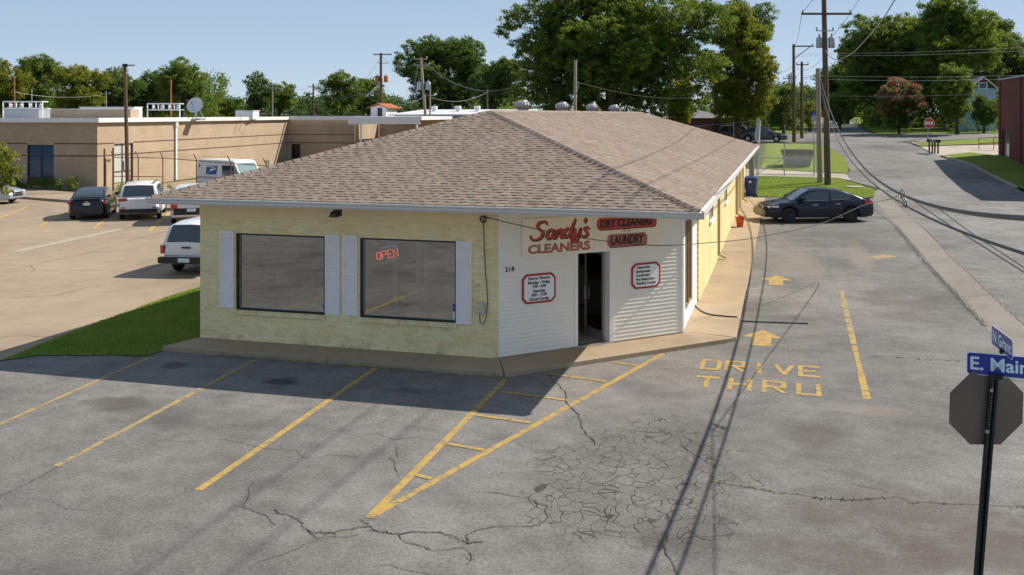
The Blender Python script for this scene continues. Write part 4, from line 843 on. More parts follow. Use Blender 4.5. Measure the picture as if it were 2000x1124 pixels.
        mx = S['mirror']; t = MB(); zb = interp(deck, mx) + .05; t.box((mx - .06, sgn_ * (Wd + .02) - .0 if sgn_ > 0 else -(Wd + .2), zb), (mx + .06, sgn_ * (Wd + .2) if sgn_ > 0 else -(Wd + .02), zb + .14)); t.box((mx - .02, min(sgn_ * Wd * .85, sgn_ * (Wd + .03)), zb + .02), (mx + .03, max(sgn_ * Wd * .85, sgn_ * (Wd + .03)), zb + .05)); t.build('mirror', S.get('mirror_paint', paint), o, bevel=.025)
        sm = MB()
        for x in S['seams']: sm.box((x - .004, sgn_ * Wd * .99 - .006, gc + .12), (x + .004, sgn_ * Wd * .99 + .011, interp(deck, x) - .05))
        sm.build('door_seam', 'plastic_black', o)
    for a in ax:
        for sgn_ in (1, -1):
            y = sgn_ * (Wd - .115); w = MB(); w.lathe([(r * .66, -.1), (r * .9, -.105), (r * .985, -.075), (r, -.03), (r, .03), (r * .985, .075), (r * .9, .105), (r * .66, .1)], 28, (0, 0, 0), 'y'); wo_ = w.build('wheel', 'tyre', o, smooth=True, loc=(a, y, r))
            rm = MB(); rm.lathe([(.0001, sgn_ * .05), (r * .6, sgn_ * .05), (r * .68, sgn_ * .095), (r * .64, sgn_ * .1)], 24, (0, 0, 0), 'y', 1)
            for q in range(S.get('spokes', 5)):
                t_ = 2 * math.pi * q / S.get('spokes', 5) + .2; c, s_ = math.cos(t_), math.sin(t_); rm.beam((c * .03, sgn_ * .085, s_ * .03), (c * r * .64, sgn_ * .09, s_ * r * .64), .055, .03, (0, 1, 0), 0)
            rm.lathe([(.0001, sgn_ * .11), (.05, sgn_ * .105), (.055, sgn_ * .07)], 12, (0, 0, 0), 'y', 0); rm.build('rim', [S.get('rim', 'rim_silver'), 'plastic_black'], wo_)
    # ends
    for nm, mat, boxes in S['bits']:
        for b in boxes:
            t = MB()
            if len(b) == 6: t.box(b[:3], b[3:])
            else: t.hexa(b)
            t.build(nm, mat, o, bevel=.012)
    return o
def sym(x0, y0, z0, x1, y1, z1): return [(x0, y0, z0, x1, y1, z1), (x0, -y1, z0, x1, -y0, z1)]
SEDAN = dict(len=4.62, w=1.79, r=.325, axles=(-1.32, 1.36), gc=.2, deck=[(-2.31, .93), (-2.2, .99), (-1.75, 1.02), (-1.2, .98), (0, .93), (.95, .93), (1.5, .88), (2.1, .76), (2.31, .62)],
    roof=[(-2.0, 1.0), (-1.45, 1.24), (-.95, 1.40), (-.4, 1.46), (.1, 1.455), (.45, 1.38), (1.25, .92)], rear_glass=(-1.85, -1.0), front_glass=(.42, 1.17), side=((-1.35, -.48), (-.40, .75)), doors=(-.75, .25), mirror=.78, seams=(-.42, .72, -1.3), chrome=True, handle='chrome', spokes=7,
    bits=[('tail_light', 'lamp_red', sym(-2.27, .48, .78, -2.13, .86, .93) + sym(-2.2, .84, .80, -1.92, .885, .93)), ('headlight', 'lamp_clear', sym(1.98, .58, .63, 2.22, .80, .73) + sym(1.8, .8, .66, 2.08, .872, .75)), ('grille', 'plastic_black', [(2.2, -.45, .42, 2.325, .45, .66)]), ('grille_trim', 'chrome', sym(2.22, .3, .48, 2.335, .36, .68)), ('bumper_lip', 'plastic_black', [(-2.32, -.7, .24, -2.2, .7, .36), (2.18, -.7, .24, 2.31, .7, .34)]), ('license_plate', 'plate_white', [(-2.335, -.16, .72, -2.32, .16, .84)]), ('spoiler', 'plastic_black', [(-2.28, -.6, 1.0, -2.1, .6, 1.03)]), ('emblem', 'chrome', [(-2.33, -.05, .87, -2.31, .05, .92)])])
SUV = dict(len=4.8, w=1.95, r=.385, axles=(-1.42, 1.48), gc=.28, deck=[(-2.4, 1.06), (-2.25, 1.1), (0, 1.08), (1.0, 1.07), (1.6, 1.05), (2.25, .96), (2.4, .8)],
    roof=[(-2.33, 1.08), (-2.2, 1.45), (-2.0, 1.70), (-1.2, 1.76), (-.2, 1.77), (.25, 1.70), (1.15, 1.07)], wt=.74, rear_glass=(-2.31, -2.04), front_glass=(.28, 1.05), side=((-1.85, -1.2), (-1.12, -.3), (-.22, .68)), doors=(-.85, .1), mirror=.72, seams=(-1.2, -.26, .72), spokes=5,
    bits=[('tail_light', 'lamp_red', sym(-2.40, .5, .93, -2.26, .93, 1.07)), ('bumper', 'plastic_black', [(-2.45, -.86, .36, -2.28, .86, .56), (2.25, -.8, .32, 2.42, .8, .52)]), ('license_plate', 'plate_white', [(-2.42, -.16, .86, -2.39, .16, .99)]), ('headlight', 'lamp_clear', sym(2.15, .5, .8, 2.36, .86, .92)), ('grille', 'plastic_black', [(2.3, -.48, .6, 2.42, .48, .86)]), ('roof_rail', 'plastic_black', sym(-1.85, .62, 1.80, .05, .67, 1.84) + sym(-1.85, .62, 1.74, -1.78, .67, 1.81) + sym(-.02, .62, 1.74, .05, .67, 1.81)), ('tailgate_trim', 'chrome', [(-2.425, -.38, 1.015, -2.40, .38, 1.04)]), ('emblem', 'chrome', [(-2.415, -.09, 1.06, -2.39, .09, 1.085)]), ('reflector', 'lamp_red', sym(-2.46, .62, .6, -2.41, .8, .65))])
HD = math.atan2(.86, -.51)
def on(x, y, off=.006): return (x, y, gz(x, y) + off)
def ctr(u, v, hd, back): p = at(u, v); return on(p.x + math.cos(hd) * back, p.y + math.sin(hd) * back)
CIV = dict(SEDAN); CIV['rim'] = 'rim_silver'; CIV['chrome'] = False; CIV['handle'] = 'paint_black'
p = Vector((-20.05, 20.75)); make_car('parked_car', 'black sedan parked nose to the kerb beside the white sport utility', 'car', on(p.x + math.cos(HD) * 2.2, p.y + math.sin(HD) * 2.2), HD, CIV, 'paint_black', 'cars in the concrete lot')
p = Vector((-17.55, 21.35)); make_car('parked_car', 'white sport utility with black roof rails parked beside the black sedan', 'car', on(p.x + math.cos(HD) * 2.3, p.y + math.sin(HD) * 2.3), HD, SUV, 'paint_white', 'cars in the concrete lot')
CRO = dict(SUV); CRO['bits'] = [('tail_light', 'lamp_red', sym(-2.42, .62, .72, -2.3, .93, .98) + sym(-2.36, .4, 1.06, -2.26, .9, 1.12)), ('bumper', 'plastic_black', [(-2.44, -.8, .42, -2.3, .8, .78)]), ('bumper_trim', 'chrome', [(-2.45, -.85, .40, -2.32, .85, .47)]), ('license_plate', 'plate_white', [(-2.46, -.2, .62, -2.43, .2, .76)]), ('headlight', 'lamp_clear', sym(2.15, .5, .8, 2.36, .86, .9))]
p = Vector((-13.95, 20.4)); make_car('parked_car', 'white crossover with black bumper half hidden behind the shop corner', 'car', on(p.x + math.cos(HD) * 2.3, p.y + math.sin(HD) * 2.3), HD, CRO, 'paint_white', 'cars in the concrete lot')
SIL = dict(SEDAN); SIL['chrome'] = False; SIL['handle'] = 'paint_silver'; SIL['rim'] = 'rim_silver'
p = at(26, 398); make_car('parked_car', 'silver-blue car cut off by the left edge of the picture', 'car', on(p.x - 2.15, p.y - .1), R(8), SIL, 'paint_silver', 'cars in the concrete lot')
BLK = dict(SEDAN); BLK['rim'] = 'rim_dark'; BLK['len'] = 4.72; BLK['glass'] = 'car_glass'
pf, pr_ = at(1540, 436), at(1662, 434); hd = math.atan2(pf.y - pr_.y, pf.x - pr_.x); dv = Vector((math.cos(hd), math.sin(hd))); side = Vector((-dv.y, dv.x))
c0 = (pf.to_2d() + pr_.to_2d()) / 2 - side * .8 * (1 if (Vector((CX, CY)) - pf.to_2d()).dot(side) > 0 else -1)
bc = make_car('parked_car', 'dark blue-black sedan standing alone across the drive lane', 'car', on(c0.x, c0.y), hd, BLK, 'paint_blackblue'); bc.scale = (1.075, 1.04, 1.02)
# pickup with a camper shell
PK = dict(len=5.2, w=1.85, r=.36, axles=(-1.55, 1.65), gc=.32, deck=[(-2.6, 1.02), (-2.5, 1.06), (0, 1.06), (1.1, 1.04), (2.2, .98), (2.6, .86)], roof=[(-2.58, 1.04), (-2.45, 1.30), (-2.22, 1.64), (-1.6, 1.72), (.1, 1.72), (.5, 1.66), (1.25, 1.05)], wt=.74, rear_glass=(-2.555, -2.24), front_glass=(.52, 1.15), side=((-2.1, -.75), (-.55, .25), (.3, .75)), doors=(.3,), mirror=.8, seams=(-.62, .82), spokes=6, rim='rim_silver',
    bits=[('tail_light', 'lamp_red', sym(-2.62, .78, .72, -2.5, .915, 1.0)), ('rear_bumper', 'plastic_black', [(-2.78, -.92, .42, -2.56, .92, .62)]), ('tailgate_handle', 'plastic_black', [(-2.63, -.16, .90, -2.60, .16, .96)]), ('license_plate', 'plate_white', [(-2.80, -.2, .47, -2.775, .2, .60)]), ('tailgate_seam', 'plastic_black', [(-2.612, -.76, .66, -2.595, .76, .67), (-2.612, -.76, .67, -2.595, -.75, 1.02), (-2.612, .75, .67, -2.595, .76, 1.02)]), ('headlight', 'lamp_clear', sym(2.45, .5, .75, 2.6, .85, .9)), ('grille', 'plastic_black', [(2.5, -.45, .55, 2.62, .45, .9)])])
make_car('pickup_truck', 'white pickup truck with a dark-windowed camper shell behind the shop corner', 'truck', on(-5.62 - .32, 7.75 + 2.5), R(97), PK, 'paint_white').scale = (.97, .97, .97)
# vehicles beyond the fence
SV2 = dict(SUV); p = at(1452, 277); make_car('parked_car', 'dark grey sport utility parked beyond the barbed wire fence', 'car', on(p.x - .2, p.y), R(-4), SV2, 'paint_grey', 'cars beyond the fence')
SD2 = dict(SEDAN); p = at(1487, 278); make_car('parked_car', 'silver-grey sedan with its nose past the fence end', 'car', on(p.x + .1, p.y + .2), R(-3), SD2, 'paint_grey', 'cars beyond the fence')
p = at(1418, 280); make_car('parked_car', 'red car mostly hidden below the fence behind the roof', 'car', on(p.x, p.y), R(-4), SD2, 'paint_redcar', 'cars beyond the fence')
# boxy mail van
plain('mail_blue', (.02, .08, .28), .4, var=.05); plain('mail_red', (.5, .05, .05), .4)
mp_ = gd(392, 362, 62); mv = thing('mail_van', 'boxy white mail van with a blue eagle emblem by the tan brick wall', 'van', (-20.9, 35.1, .01), R(-12)); mv.scale = (.95, .95, .95)
# local x forward (towards the photo's right), -y is the side we see
HW = .98
m = MB(); m.prism([(-2.2, .5), (-2.12, 2.32), (-1.9, 2.4), (.95, 2.36), (1.12, 2.3), (1.62, 1.45), (2.2, 1.32), (2.3, 1.1), (2.3, .5), (1.95, .5), (1.85, .78), (1.55, .9), (1.25, .78), (1.15, .5), (-.95, .5), (-1.05, .78), (-1.35, .9), (-1.65, .78), (-1.75, .5)], lambda a, b, t: (a, t, b), -HW, HW); m.build('body', 'mail_white', mv, bevel=.04)
MB().hexa([(-2.16, -HW - .03, 2.3), (1.15, -HW - .03, 2.27), (1.15, HW + .03, 2.27), (-2.16, HW + .03, 2.3), (-2.0, -HW + .1, 2.44), (.95, -HW + .1, 2.41), (.95, HW - .1, 2.41), (-2.0, HW - .1, 2.44)]).build('roof', 'mail_white', mv, bevel=.03)
m = MB(); m.poly([(1.165, -.86, 2.22), (1.165, .86, 2.22), (1.63, .88, 1.47), (1.63, -.88, 1.47)]); m.v = [(a + .012, b, c + .006) for a, b, c in m.v]; m.build('windshield', 'car_glass_green', mv)
for s_ in (-1, 1):
    y = s_ * (HW + .004)
    MB().poly([(.05, y, 1.25), (.78, y, 1.25), (.78, y, 2.08), (.05, y, 2.08)]).build('door_opening', 'car_glass', mv); MB().poly([(.86, y, 1.4), (1.1, y, 1.4), (1.1, y, 2.08), (.86, y, 2.08)]).build('side_window', 'car_glass', mv)
    m = MB(); m.poly([(1.02, y, 1.42), (1.5, y, 1.42), (1.08, y, 2.16)]); m.build('quarter_window', 'car_glass_green', mv)
    st = MB(); st.poly([(-2.18, y, 1.28), (.9, y, 1.22), (.9, y, 1.26), (-2.18, y, 1.32)]); st.build('red_stripe', 'mail_red', mv); st = MB(); st.poly([(-2.18, y, 1.19), (-.2, y, 1.17), (-.2, y, 1.21), (-2.18, y, 1.23)]); st.build('blue_stripe', 'mail_blue', mv)
    yb = s_ * (HW + .006); yc = s_ * (HW + .009)
    MB().poly([(-1.42, yb, 1.45), (-.45, yb, 1.45), (-.33, yb, 2.02), (-1.3, yb, 2.02)]).build('emblem', 'mail_blue', mv)
    e = MB(); e.poly([(-1.4, yc, 1.5), (-.62, yc, 1.78), (-.42, yc, 1.80), (-.55, yc, 1.86), (-1.02, yc, 1.80), (-.98, yc, 1.68)]); e.poly([(-1.28, yc, 1.97), (-.7, yc, 1.9), (-.5, yc, 1.92), (-.62, yc, 1.95), (-1.27, yc, 2.0)]); e.build('emblem_eagle', 'sign_white', mv)
    for a in (-1.35, 1.55):
        MB().lathe([(.2, -.09), (.33, -.09), (.35, -.05), (.35, .05), (.33, .09), (.2, .09)], 20, (a, s_ * (HW - .12), .36), 'y').build('wheel', 'tyre', mv, smooth=True); MB().lathe([(.0001, s_ * .06), (.19, s_ * .06), (.21, s_ * .09)], 16, (a, s_ * (HW - .12), .36), 'y').build('rim', 'rim_silver', mv)
MB().box((-2.25, -.95, .45), (-2.05, .95, .6)).build('bumper', 'plastic_black', mv); MB().box((2.2, -.95, .45), (2.38, .95, .62)).build('bumper', 'plastic_black', mv)
m = MB(); m.box((1.55, -HW - .32, 1.35), (1.6, -HW - .1, 1.65)); m.tube([(1.5, -HW + .05, 1.4), (1.58, -HW - .2, 1.45)], .02, 6); m.build('mirror', 'plastic_black', mv); MB().box((-2.0, -HW - .004, 1.9), (-1.9, -HW, 2.12)).build('vent', 'plastic_black', mv)
# ---------------------------------------------------------------- post office like tan brick building
def wallbrick(name, c1, c2, mort, bw=.22, rh=.075):
    s = NT(name); tc = s.coord('Object'); se = s.n('ShaderNodeSeparateXYZ'); s.l(tc, se.inputs[0]); cb = s.n('ShaderNodeCombineXYZ'); s.l(s.math('ADD', se.outputs[0], se.outputs[1]), cb.inputs[0]); s.l(se.outputs[2], cb.inputs[1])
    b = s.n('ShaderNodeTexBrick'); b.inputs['Scale'].default_value = 1; b.inputs['Brick Width'].default_value = bw; b.inputs['Row Height'].default_value = rh; b.inputs['Mortar Size'].default_value = .008
    b.inputs['Color1'].default_value = (*c1, 1); b.inputs['Color2'].default_value = (*c2, 1); b.inputs['Mortar'].default_value = (*mort, 1); s.l(cb.outputs[0], b.inputs['Vector'])
    c = s.mix(.6, b.outputs[0], s.ramp(s.noise(tc, .5, 5), [(.35, (.85, .82, .78)), (.65, (1.1, 1.1, 1.1))]), 'MULTIPLY'); s.col(c); s.set(.85, 0, .25); s.bump(b.outputs['Fac'], -.4, .008); return s.m
wallbrick('brick_tan', (.44, .34, .235), (.37, .28, .19), (.33, .265, .2)); wallbrick('brick_dark', (.20, .055, .045), (.155, .042, .036), (.11, .055, .048))
plain('stripe_brown', (.10, .035, .025), .8); plain('roof_white', (.62, .62, .64), .6, var=.12, scale=.6); plain('metal_white', (.70, .70, .70), .4, var=.06); plain('metal_blue', (.34, .42, .50), .5, var=.08); plain('rust', (.36, .10, .03), .7, var=.4, scale=12)
plain('wood_pole', (.11, .07, .045), .85, var=.35, scale=5, bump=.3); plain('wood_grey', (.32, .27, .22), .85, var=.3, scale=5, bump=.3); plain('metal_grey', (.35, .37, .39), .45, .4, var=.1); plain('metal_brown', (.14, .075, .04), .5, .2, var=.3); plain('wire', (.05, .05, .05), .5); plain('wire_pale', (.34, .34, .34), .4, .3); plain('galvanised', (.42, .43, .44), .45, .5, var=.12)
plain('blue_house', (.30, .44, .55), .7); plain('roof_grey', (.16, .15, .15), .9); plain('brick_house', (.12, .05, .035), .85); plain('orange_wall', (.55, .25, .12), .8)
K = (-32.08, 36.47, 0); po = thing('brick_building', 'long flat-roofed tan brick building with dark stripes left of the shop', 'building', K, R(5.1))
ZW, ZF = 4.63, 4.92
m = MB(); m.box((-40, 0, -.2), (-5.35, .3, ZW)); m.box((-5.35, 0, 3.07), (-3.3, .3, ZW)); m.box((-5.35, 0, -.2), (-3.3, .3, .3)); m.box((-3.3, 0, -.2), (0, .3, ZW)); m.build('wall', 'brick_tan', po)
m = MB(); m.box((-.3, .3, -.2), (0, 1.95, ZW)); m.box((-.3, 1.95, 3.1), (0, 4.3, ZW)); m.box((-.3, 1.95, -.2), (0, 4.3, .3)); m.box((-.3, 4.3, -.2), (0, 31.5, ZW)); m.build('wall', 'brick_tan', po)
m = MB(); m.box((0, 31.5, -.2), (.3, 31.8, ZW)); m.box((1.3, 31.5, -.2), (7.0, 31.8, ZW)); m.box((.3, 31.5, 2.2), (1.3, 31.8, ZW)); m.build('wall', 'brick_tan', po)
MB().box((7.0, 31.8, -.2), (7.3, 48, ZW)).build('wall', 'brick_tan', po); MB().box((.32, 31.75, 0), (1.28, 31.79, 2.2)).build('door', 'frame_black', po)
for a, b in (((-40, -.012), (-5.37, .01)), ((-3.28, -.012), (.012, .01)), ((-.01, .01), (.012, 1.93)), ((-.01, 4.32), (.012, 31.49)), ((.012, 31.488), (7.0, 31.51))):
    for z in (2.29, 3.12): MB().box((a[0], a[1], z), (b[0], b[1], z + .075)).build('brick_stripe', 'stripe_brown', po)
def win2(x0, x1, y0, y1, z0, z1, axis, glassm):
    m = MB(); f = .06
    if axis == 'x':
        for a, b in ((x0, x0 + f), ((x0 + x1) / 2 - f / 2, (x0 + x1) / 2 + f / 2), (x1 - f, x1)): m.box((a, y0, z0), (b, y1, z1))
        for a, b in ((z0, z0 + .5), (z0 + 1.95, z0 + 2.02), (z1 - f, z1)): m.box((x0, y0 + .01, a), (x1, y1 - .01, b))
    else:
        for a, b in ((y0, y0 + f), ((y0 + y1) / 2 - f / 2, (y0 + y1) / 2 + f / 2), (y1 - f, y1)): m.box((x0, a, z0), (x1, b, z1))
        for a, b in ((z0, z0 + .06), (z0 + .8, z0 + .86), (z0 + 2.0, z0 + 2.06), (z1 - f, z1)): m.box((x0 + .01, y0, a), (x1 - .01, y1, b))
    w = m.build('window', 'frame_black' if axis == 'x' else 'metal_brown', po); p = MB()
    if axis == 'x': p.box((x0 + .03, (y0 + y1) / 2 - .01, z0 + .03), (x1 - .03, (y0 + y1) / 2, z1 - .03))
    else: p.box(((x0 + x1) / 2 - .01, y0 + .03, z0 + .03), ((x0 + x1) / 2, y1 - .03, z1 - .03))
    p.build('pane', glassm, w)
NT('glass_blue').col((.02, .07, .14)); MATS['glass_blue'].node_tree.nodes['Principled BSDF'].inputs['Roughness'].default_value = .05
plain('blind', (.45, .45, .40), .5); win2(-5.35, -3.3, .1, .22, .3, 3.07, 'x', 'glass_blue'); win2(-.22, -.1, 1.95, 4.3, .3, 3.1, 'y', 'blind')
MB().box((-.09, 3.3, 1.2), (-.085, 3.75, 1.9)).build('notice', 'metal_blue', po); MB().box((.001, 1.1, 1.9), (.02, 1.5, 2.05)).build('sign_plate', 'metal_brown', po)
m = MB(); m.box((-40, -.25, ZW), (.25, 31.5, ZW + .05)); m.box((-40, 31.5, ZW), (7.3, 60, ZW + .05)); m.build('roof', 'roof_white', po)
x = -40.0
while x < .2: MB().box((x + .006, -.28, ZW - .02), (min(x + 1.49, .25), -.25, ZF)).build('fascia_panel', 'metal_white', po); x += 1.5
y = -.28
while y < 31.4: MB().box((.25, y + .006, ZW - .02), (.28, min(y + 1.49, 31.2), ZF)).build('fascia_panel', 'metal_white', po); y += 1.5
x = .28
while x < 9: MB().box((x + .006, 31.18, ZW - .02), (min(x + 1.49, 9.4), 31.21, ZF + .06)).build('fascia_panel', 'metal_white', po); x += 1.5
m = MB(); m.box((7.2, 29.0, 4.2), (9.4, 31.17, 4.9)); m.box((9.4, 26.5, 4.62), (15.2, 38, 4.95)); m.box((9.42, 26.6, 4.25), (15.0, 26.75, 4.62)); cn = m.build('dock_canopy', 'metal_white', po); MB().box((9.2, 26.7, -.1), (9.35, 26.85, 4.25)).build('canopy_post', 'metal_white', cn); MB().box((14.6, 26.7, -.1), (14.75, 26.85, 4.25)).build('canopy_post', 'metal_white', cn)
MB().box((7.4, 37.8, -.1), (15, 38, 4.6)).build('dock_wall', 'brick_tan', cn)
m = MB(); m.box((.02, 9.95, .1), (.14, 10.15, ZW)); m.box((.02, 9.9, 4.2), (.2, 10.2, ZW)); m.build('downspout', 'metal_white', po, bevel=.01)
m = MB(); m.tube([(.3, 20, 5.0), (.38, 20, 5.25), (.42, 20.4, 5.2), (.42, 20.5, 4.3), (.36, 20.2, 3.7)], .03, 6); m.build('roof_cable', 'wire_pale', po)
# things on its roof
def rel(u, v, d): return gd(u, v, d)
p = rel(382, 215, 78); dish = thing('satellite_dish', 'big rusty white satellite dish on the flat tan building roof', 'satellite dish', (p.x, p.y, 4.68)); m = MB(); m.lathe([(.02, 0), (.3, .03), (.5, .09), (.64, .17), (.66, .17), (.5, .07), (.02, -.02)], 24); d_ = m.build('reflector', 'roof_white', dish, smooth=True); d_.location = (0, 0, 1.15); d_.rotation_euler = (R(68), 0, R(10))
m = MB(); m.tube([(0, .1, 0), (0, .1, 1.1)], .05, 8); m.box((-.5, -.3, 0), (.6, .5, .16)); m.tube([(.5, .5, .1), (.1, .2, 1.0)], .025, 6); m.tube([(-.4, .5, .1), (-.1, .2, 1.0)], .025, 6); m.build('mount', 'metal_grey', dish); m = MB(); m.tube([(0, -.2, .75), (.18, -.75, 1.35)], .015, 5); m.tube([(.18, -.75, 1.35), (.05, -.68, 1.45)], .04, 6); m.build('feed_arm', 'frame_black', dish)
def rack(u0, u1, vt, vb, d, label):
    a, b = gd(u0, vb, d), gd(u1, vb, d); o = thing('pipe_rack', label, 'rack', (a.x, a.y, 4.68)); L = (b - a); L.z = 0; zt = CH + (V0 - vt) * d / F_PX - 4.68; zm = CH + (V0 - vb) * d / F_PX - 4.68; n = 6; m = MB()
    for z in (zt, zm): m.beam((0, 0, z), (L.x, L.y, z), .1, .1); m.beam((-.3, 1.0, z), (L.x - .3, L.y + 1.0, z), .1, .1)
    m.build('rail', 'roof_white', o)
    for i in range(n + 1): f = i / n; m = MB(); m.beam((L.x * f, L.y * f, 0 if i in (0, n) else zm), (L.x * f, L.y * f, zt), .07, .07); m.beam((L.x * f, L.y * f, zt), (L.x * f - .3, L.y * f + 1, zt), .05, .05); m.build('post', 'metal_white', o)
    for i in range(4): f = (i + .5) / 4; m = MB(); m.lathe([(.05, 0), (.13, .1), (.13, .3), (.05, .42)], 10, (L.x * f - .15, L.y * f + .5, zm)); m.build('insulator', 'metal_grey', o, smooth=True)
rack(6, 83, 199, 212, 84, 'white pipe rack on the roof at the far left edge'); rack(288, 351, 203, 215, 84, 'white pipe rack on the roof left of the satellite dish')
for (u0, u1, v0_, d, lab, mt) in ((6, 76, 212, 88, 'grey metal roof unit under the far left rack', 'metal_grey'), (460, 494, 216, 88, 'small white roof hatch beside the satellite dish', 'metal_white'), (92, 255, 213, 94, 'low tan roof penthouse with a pale top', 'brick_tan'), (155, 262, 209, 99, 'long white roof duct behind the penthouse', 'metal_white')):
    a, b = gd(u0, 222, d), gd(u1, 222, d); zt = CH + (V0 - v0_) * d / F_PX; o = thing('roof_unit', lab, 'roof unit', (a.x, a.y, 4.68)); L = (b - a).length; o.rotation_euler.z = math.atan2(b.y - a.y, b.x - a.x); MB().box((0, 0, 0), (L, 2.2, zt - 4.68 - .06)).build('casing', mt, o, bevel=.04); MB().box((-.05, -.05, zt - 4.68 - .06), (L + .05, 2.25, zt - 4.68)).build('cap', 'roof_white', o)
# hedges
def foliage(name, mat, centers, rads, per, size, parent=None, seed=1, up=.3, loc=(0, 0, 0), flat=1.0, tonebias=0.0):
    g = np.random.default_rng(seed); centers = np.asarray(centers, float); rads = np.asarray(rads, float); nC = len(centers); N = nC * per
    c = np.repeat(centers, per, 0); r = np.repeat(rads, per)[:, None]; d = g.normal(size=(N, 3)); d /= np.linalg.norm(d, axis=1)[:, None] + 1e-9
    rad = g.random((N, 1)) ** .45; P = c + d * r * rad * np.array([1, 1, flat])
    nrm = d * .9 + g.normal(size=(N, 3)) * .6 + np.array([0, 0, up]); nrm /= np.linalg.norm(nrm, axis=1)[:, None] + 1e-9
    t = np.cross(nrm, g.normal(size=(N, 3))); t /= np.linalg.norm(t, axis=1)[:, None] + 1e-9; b = np.cross(nrm, t); s = size * g.uniform(.55, 1.25, (N, 1)); w = s * .55
    V = np.stack([P - t * s * .5, P + b * w * .5 + t * s * .05, P + t * s * .5, P - b * w * .5 + t * s * .05], 1).reshape(-1, 3)
    me = bpy.data.meshes.new(name); me.vertices.add(4 * N); me.vertices.foreach_set('co', V.ravel()); me.loops.add(4 * N); me.loops.foreach_set('vertex_index', np.arange(4 * N, dtype=np.int32)); me.polygons.add(N); me.polygons.foreach_set('loop_start', np.arange(0, 4 * N, 4, dtype=np.int32)); 
    tone = np.clip(np.repeat(g.random(nC), per) * .6 + g.random(N) * .4 + tonebias, 0, 1); me.update(calc_edges=True); a = me.attributes.new('tone', 'FLOAT', 'FACE'); a.data.foreach_set('value', tone.astype(np.float32)); me.materials.append(M(mat))
    o = bpy.data.objects.new(name, me); COL.objects.link(o); o.parent = parent; o.location = loc; return o
def leafm(name, stops, trans=.5):
    s = NT(name); a = s.n('ShaderNodeAttribute'); a.attribute_name = 'tone'; c = s.ramp(a.outputs['Fac'], stops); s.col(c); s.set(.6, 0, .25)
    tr = s.n('ShaderNodeBsdfTranslucent'); s.l(s.mix(1.0, c, (1.5, 1.35, .6), 'MULTIPLY'), tr.inputs[0]); mx = s.n('ShaderNodeMixShader'); mx.inputs[0].default_value = trans; s.l(s.b.outputs[0], mx.inputs[1]); s.l(tr.outputs[0], mx.inputs[2]); s.l(mx.outputs[0], s.out.inputs[0])
leafm('leaf_green', [(0, (.06, .11, .025)), (.4, (.10, .165, .032)), (.75, (.155, .215, .042)), (1, (.23, .26, .055))]); leafm('leaf_dark', [(0, (.05, .098, .028)), (.5, (.088, .148, .038)), (1, (.155, .205, .055))]); leafm('leaf_yellow', [(0, (.08, .125, .018)), (.45, (.15, .19, .028)), (.8, (.24, .24, .035)), (1, (.27, .27, .04))]); leafm('leaf_pink', [(0, (.20, .05, .08)), (.5, (.33, .10, .14)), (1, (.42, .18, .2))]); leafm('leaf_far', [(0, (.035, .07, .03)), (.5, (.06, .105, .04)), (1, (.10, .14, .05))])
plain('bark', (.075, .055, .04), .9, var=.35, scale=3, bump=.4); plain('bark_pale', (.16, .13, .10), .9, var=.35, scale=3, bump=.4)
def hedge(name, label, a, b, w, h, mat, seed):
    a, b = Vector(a), Vector(b); n = int((b - a).length * 7); g = random.Random(seed); C = []
    for i in range(n): f = g.random(); p = a.lerp(b, f); C.append((p.x - a.x + g.uniform(-w, w) / 2, p.y - a.y + g.uniform(-w, w) / 2, g.uniform(.15, h)))
    o = thing(name, label, 'hedge', (a.x, a.y, gz(a.x, a.y))); foliage('foliage', mat, C, [.28] * n, 90, .11, o, seed); m = MB()
    for i in range(int((b - a).length / 1.2)): p = a.lerp(b, (i + .5) * 1.2 / (b - a).length); m = MB(); m.tube([(p.x - a.x, p.y - a.y, 0), (p.x - a.x, p.y - a.y, h * .7)], .04, 5); m.build('stem', 'bark', o)
hedge('hedge', 'clipped green hedge along the shaded front of the tan building', (-43, 35.0), (-32.6, 35.3), 1.3, .85, 'leaf_green', 3); hedge('hedge', 'short green hedge behind the white sport utility', (-27.0, 32.0), (-21.0, 31.6), 1.2, .8, 'leaf_green', 4)
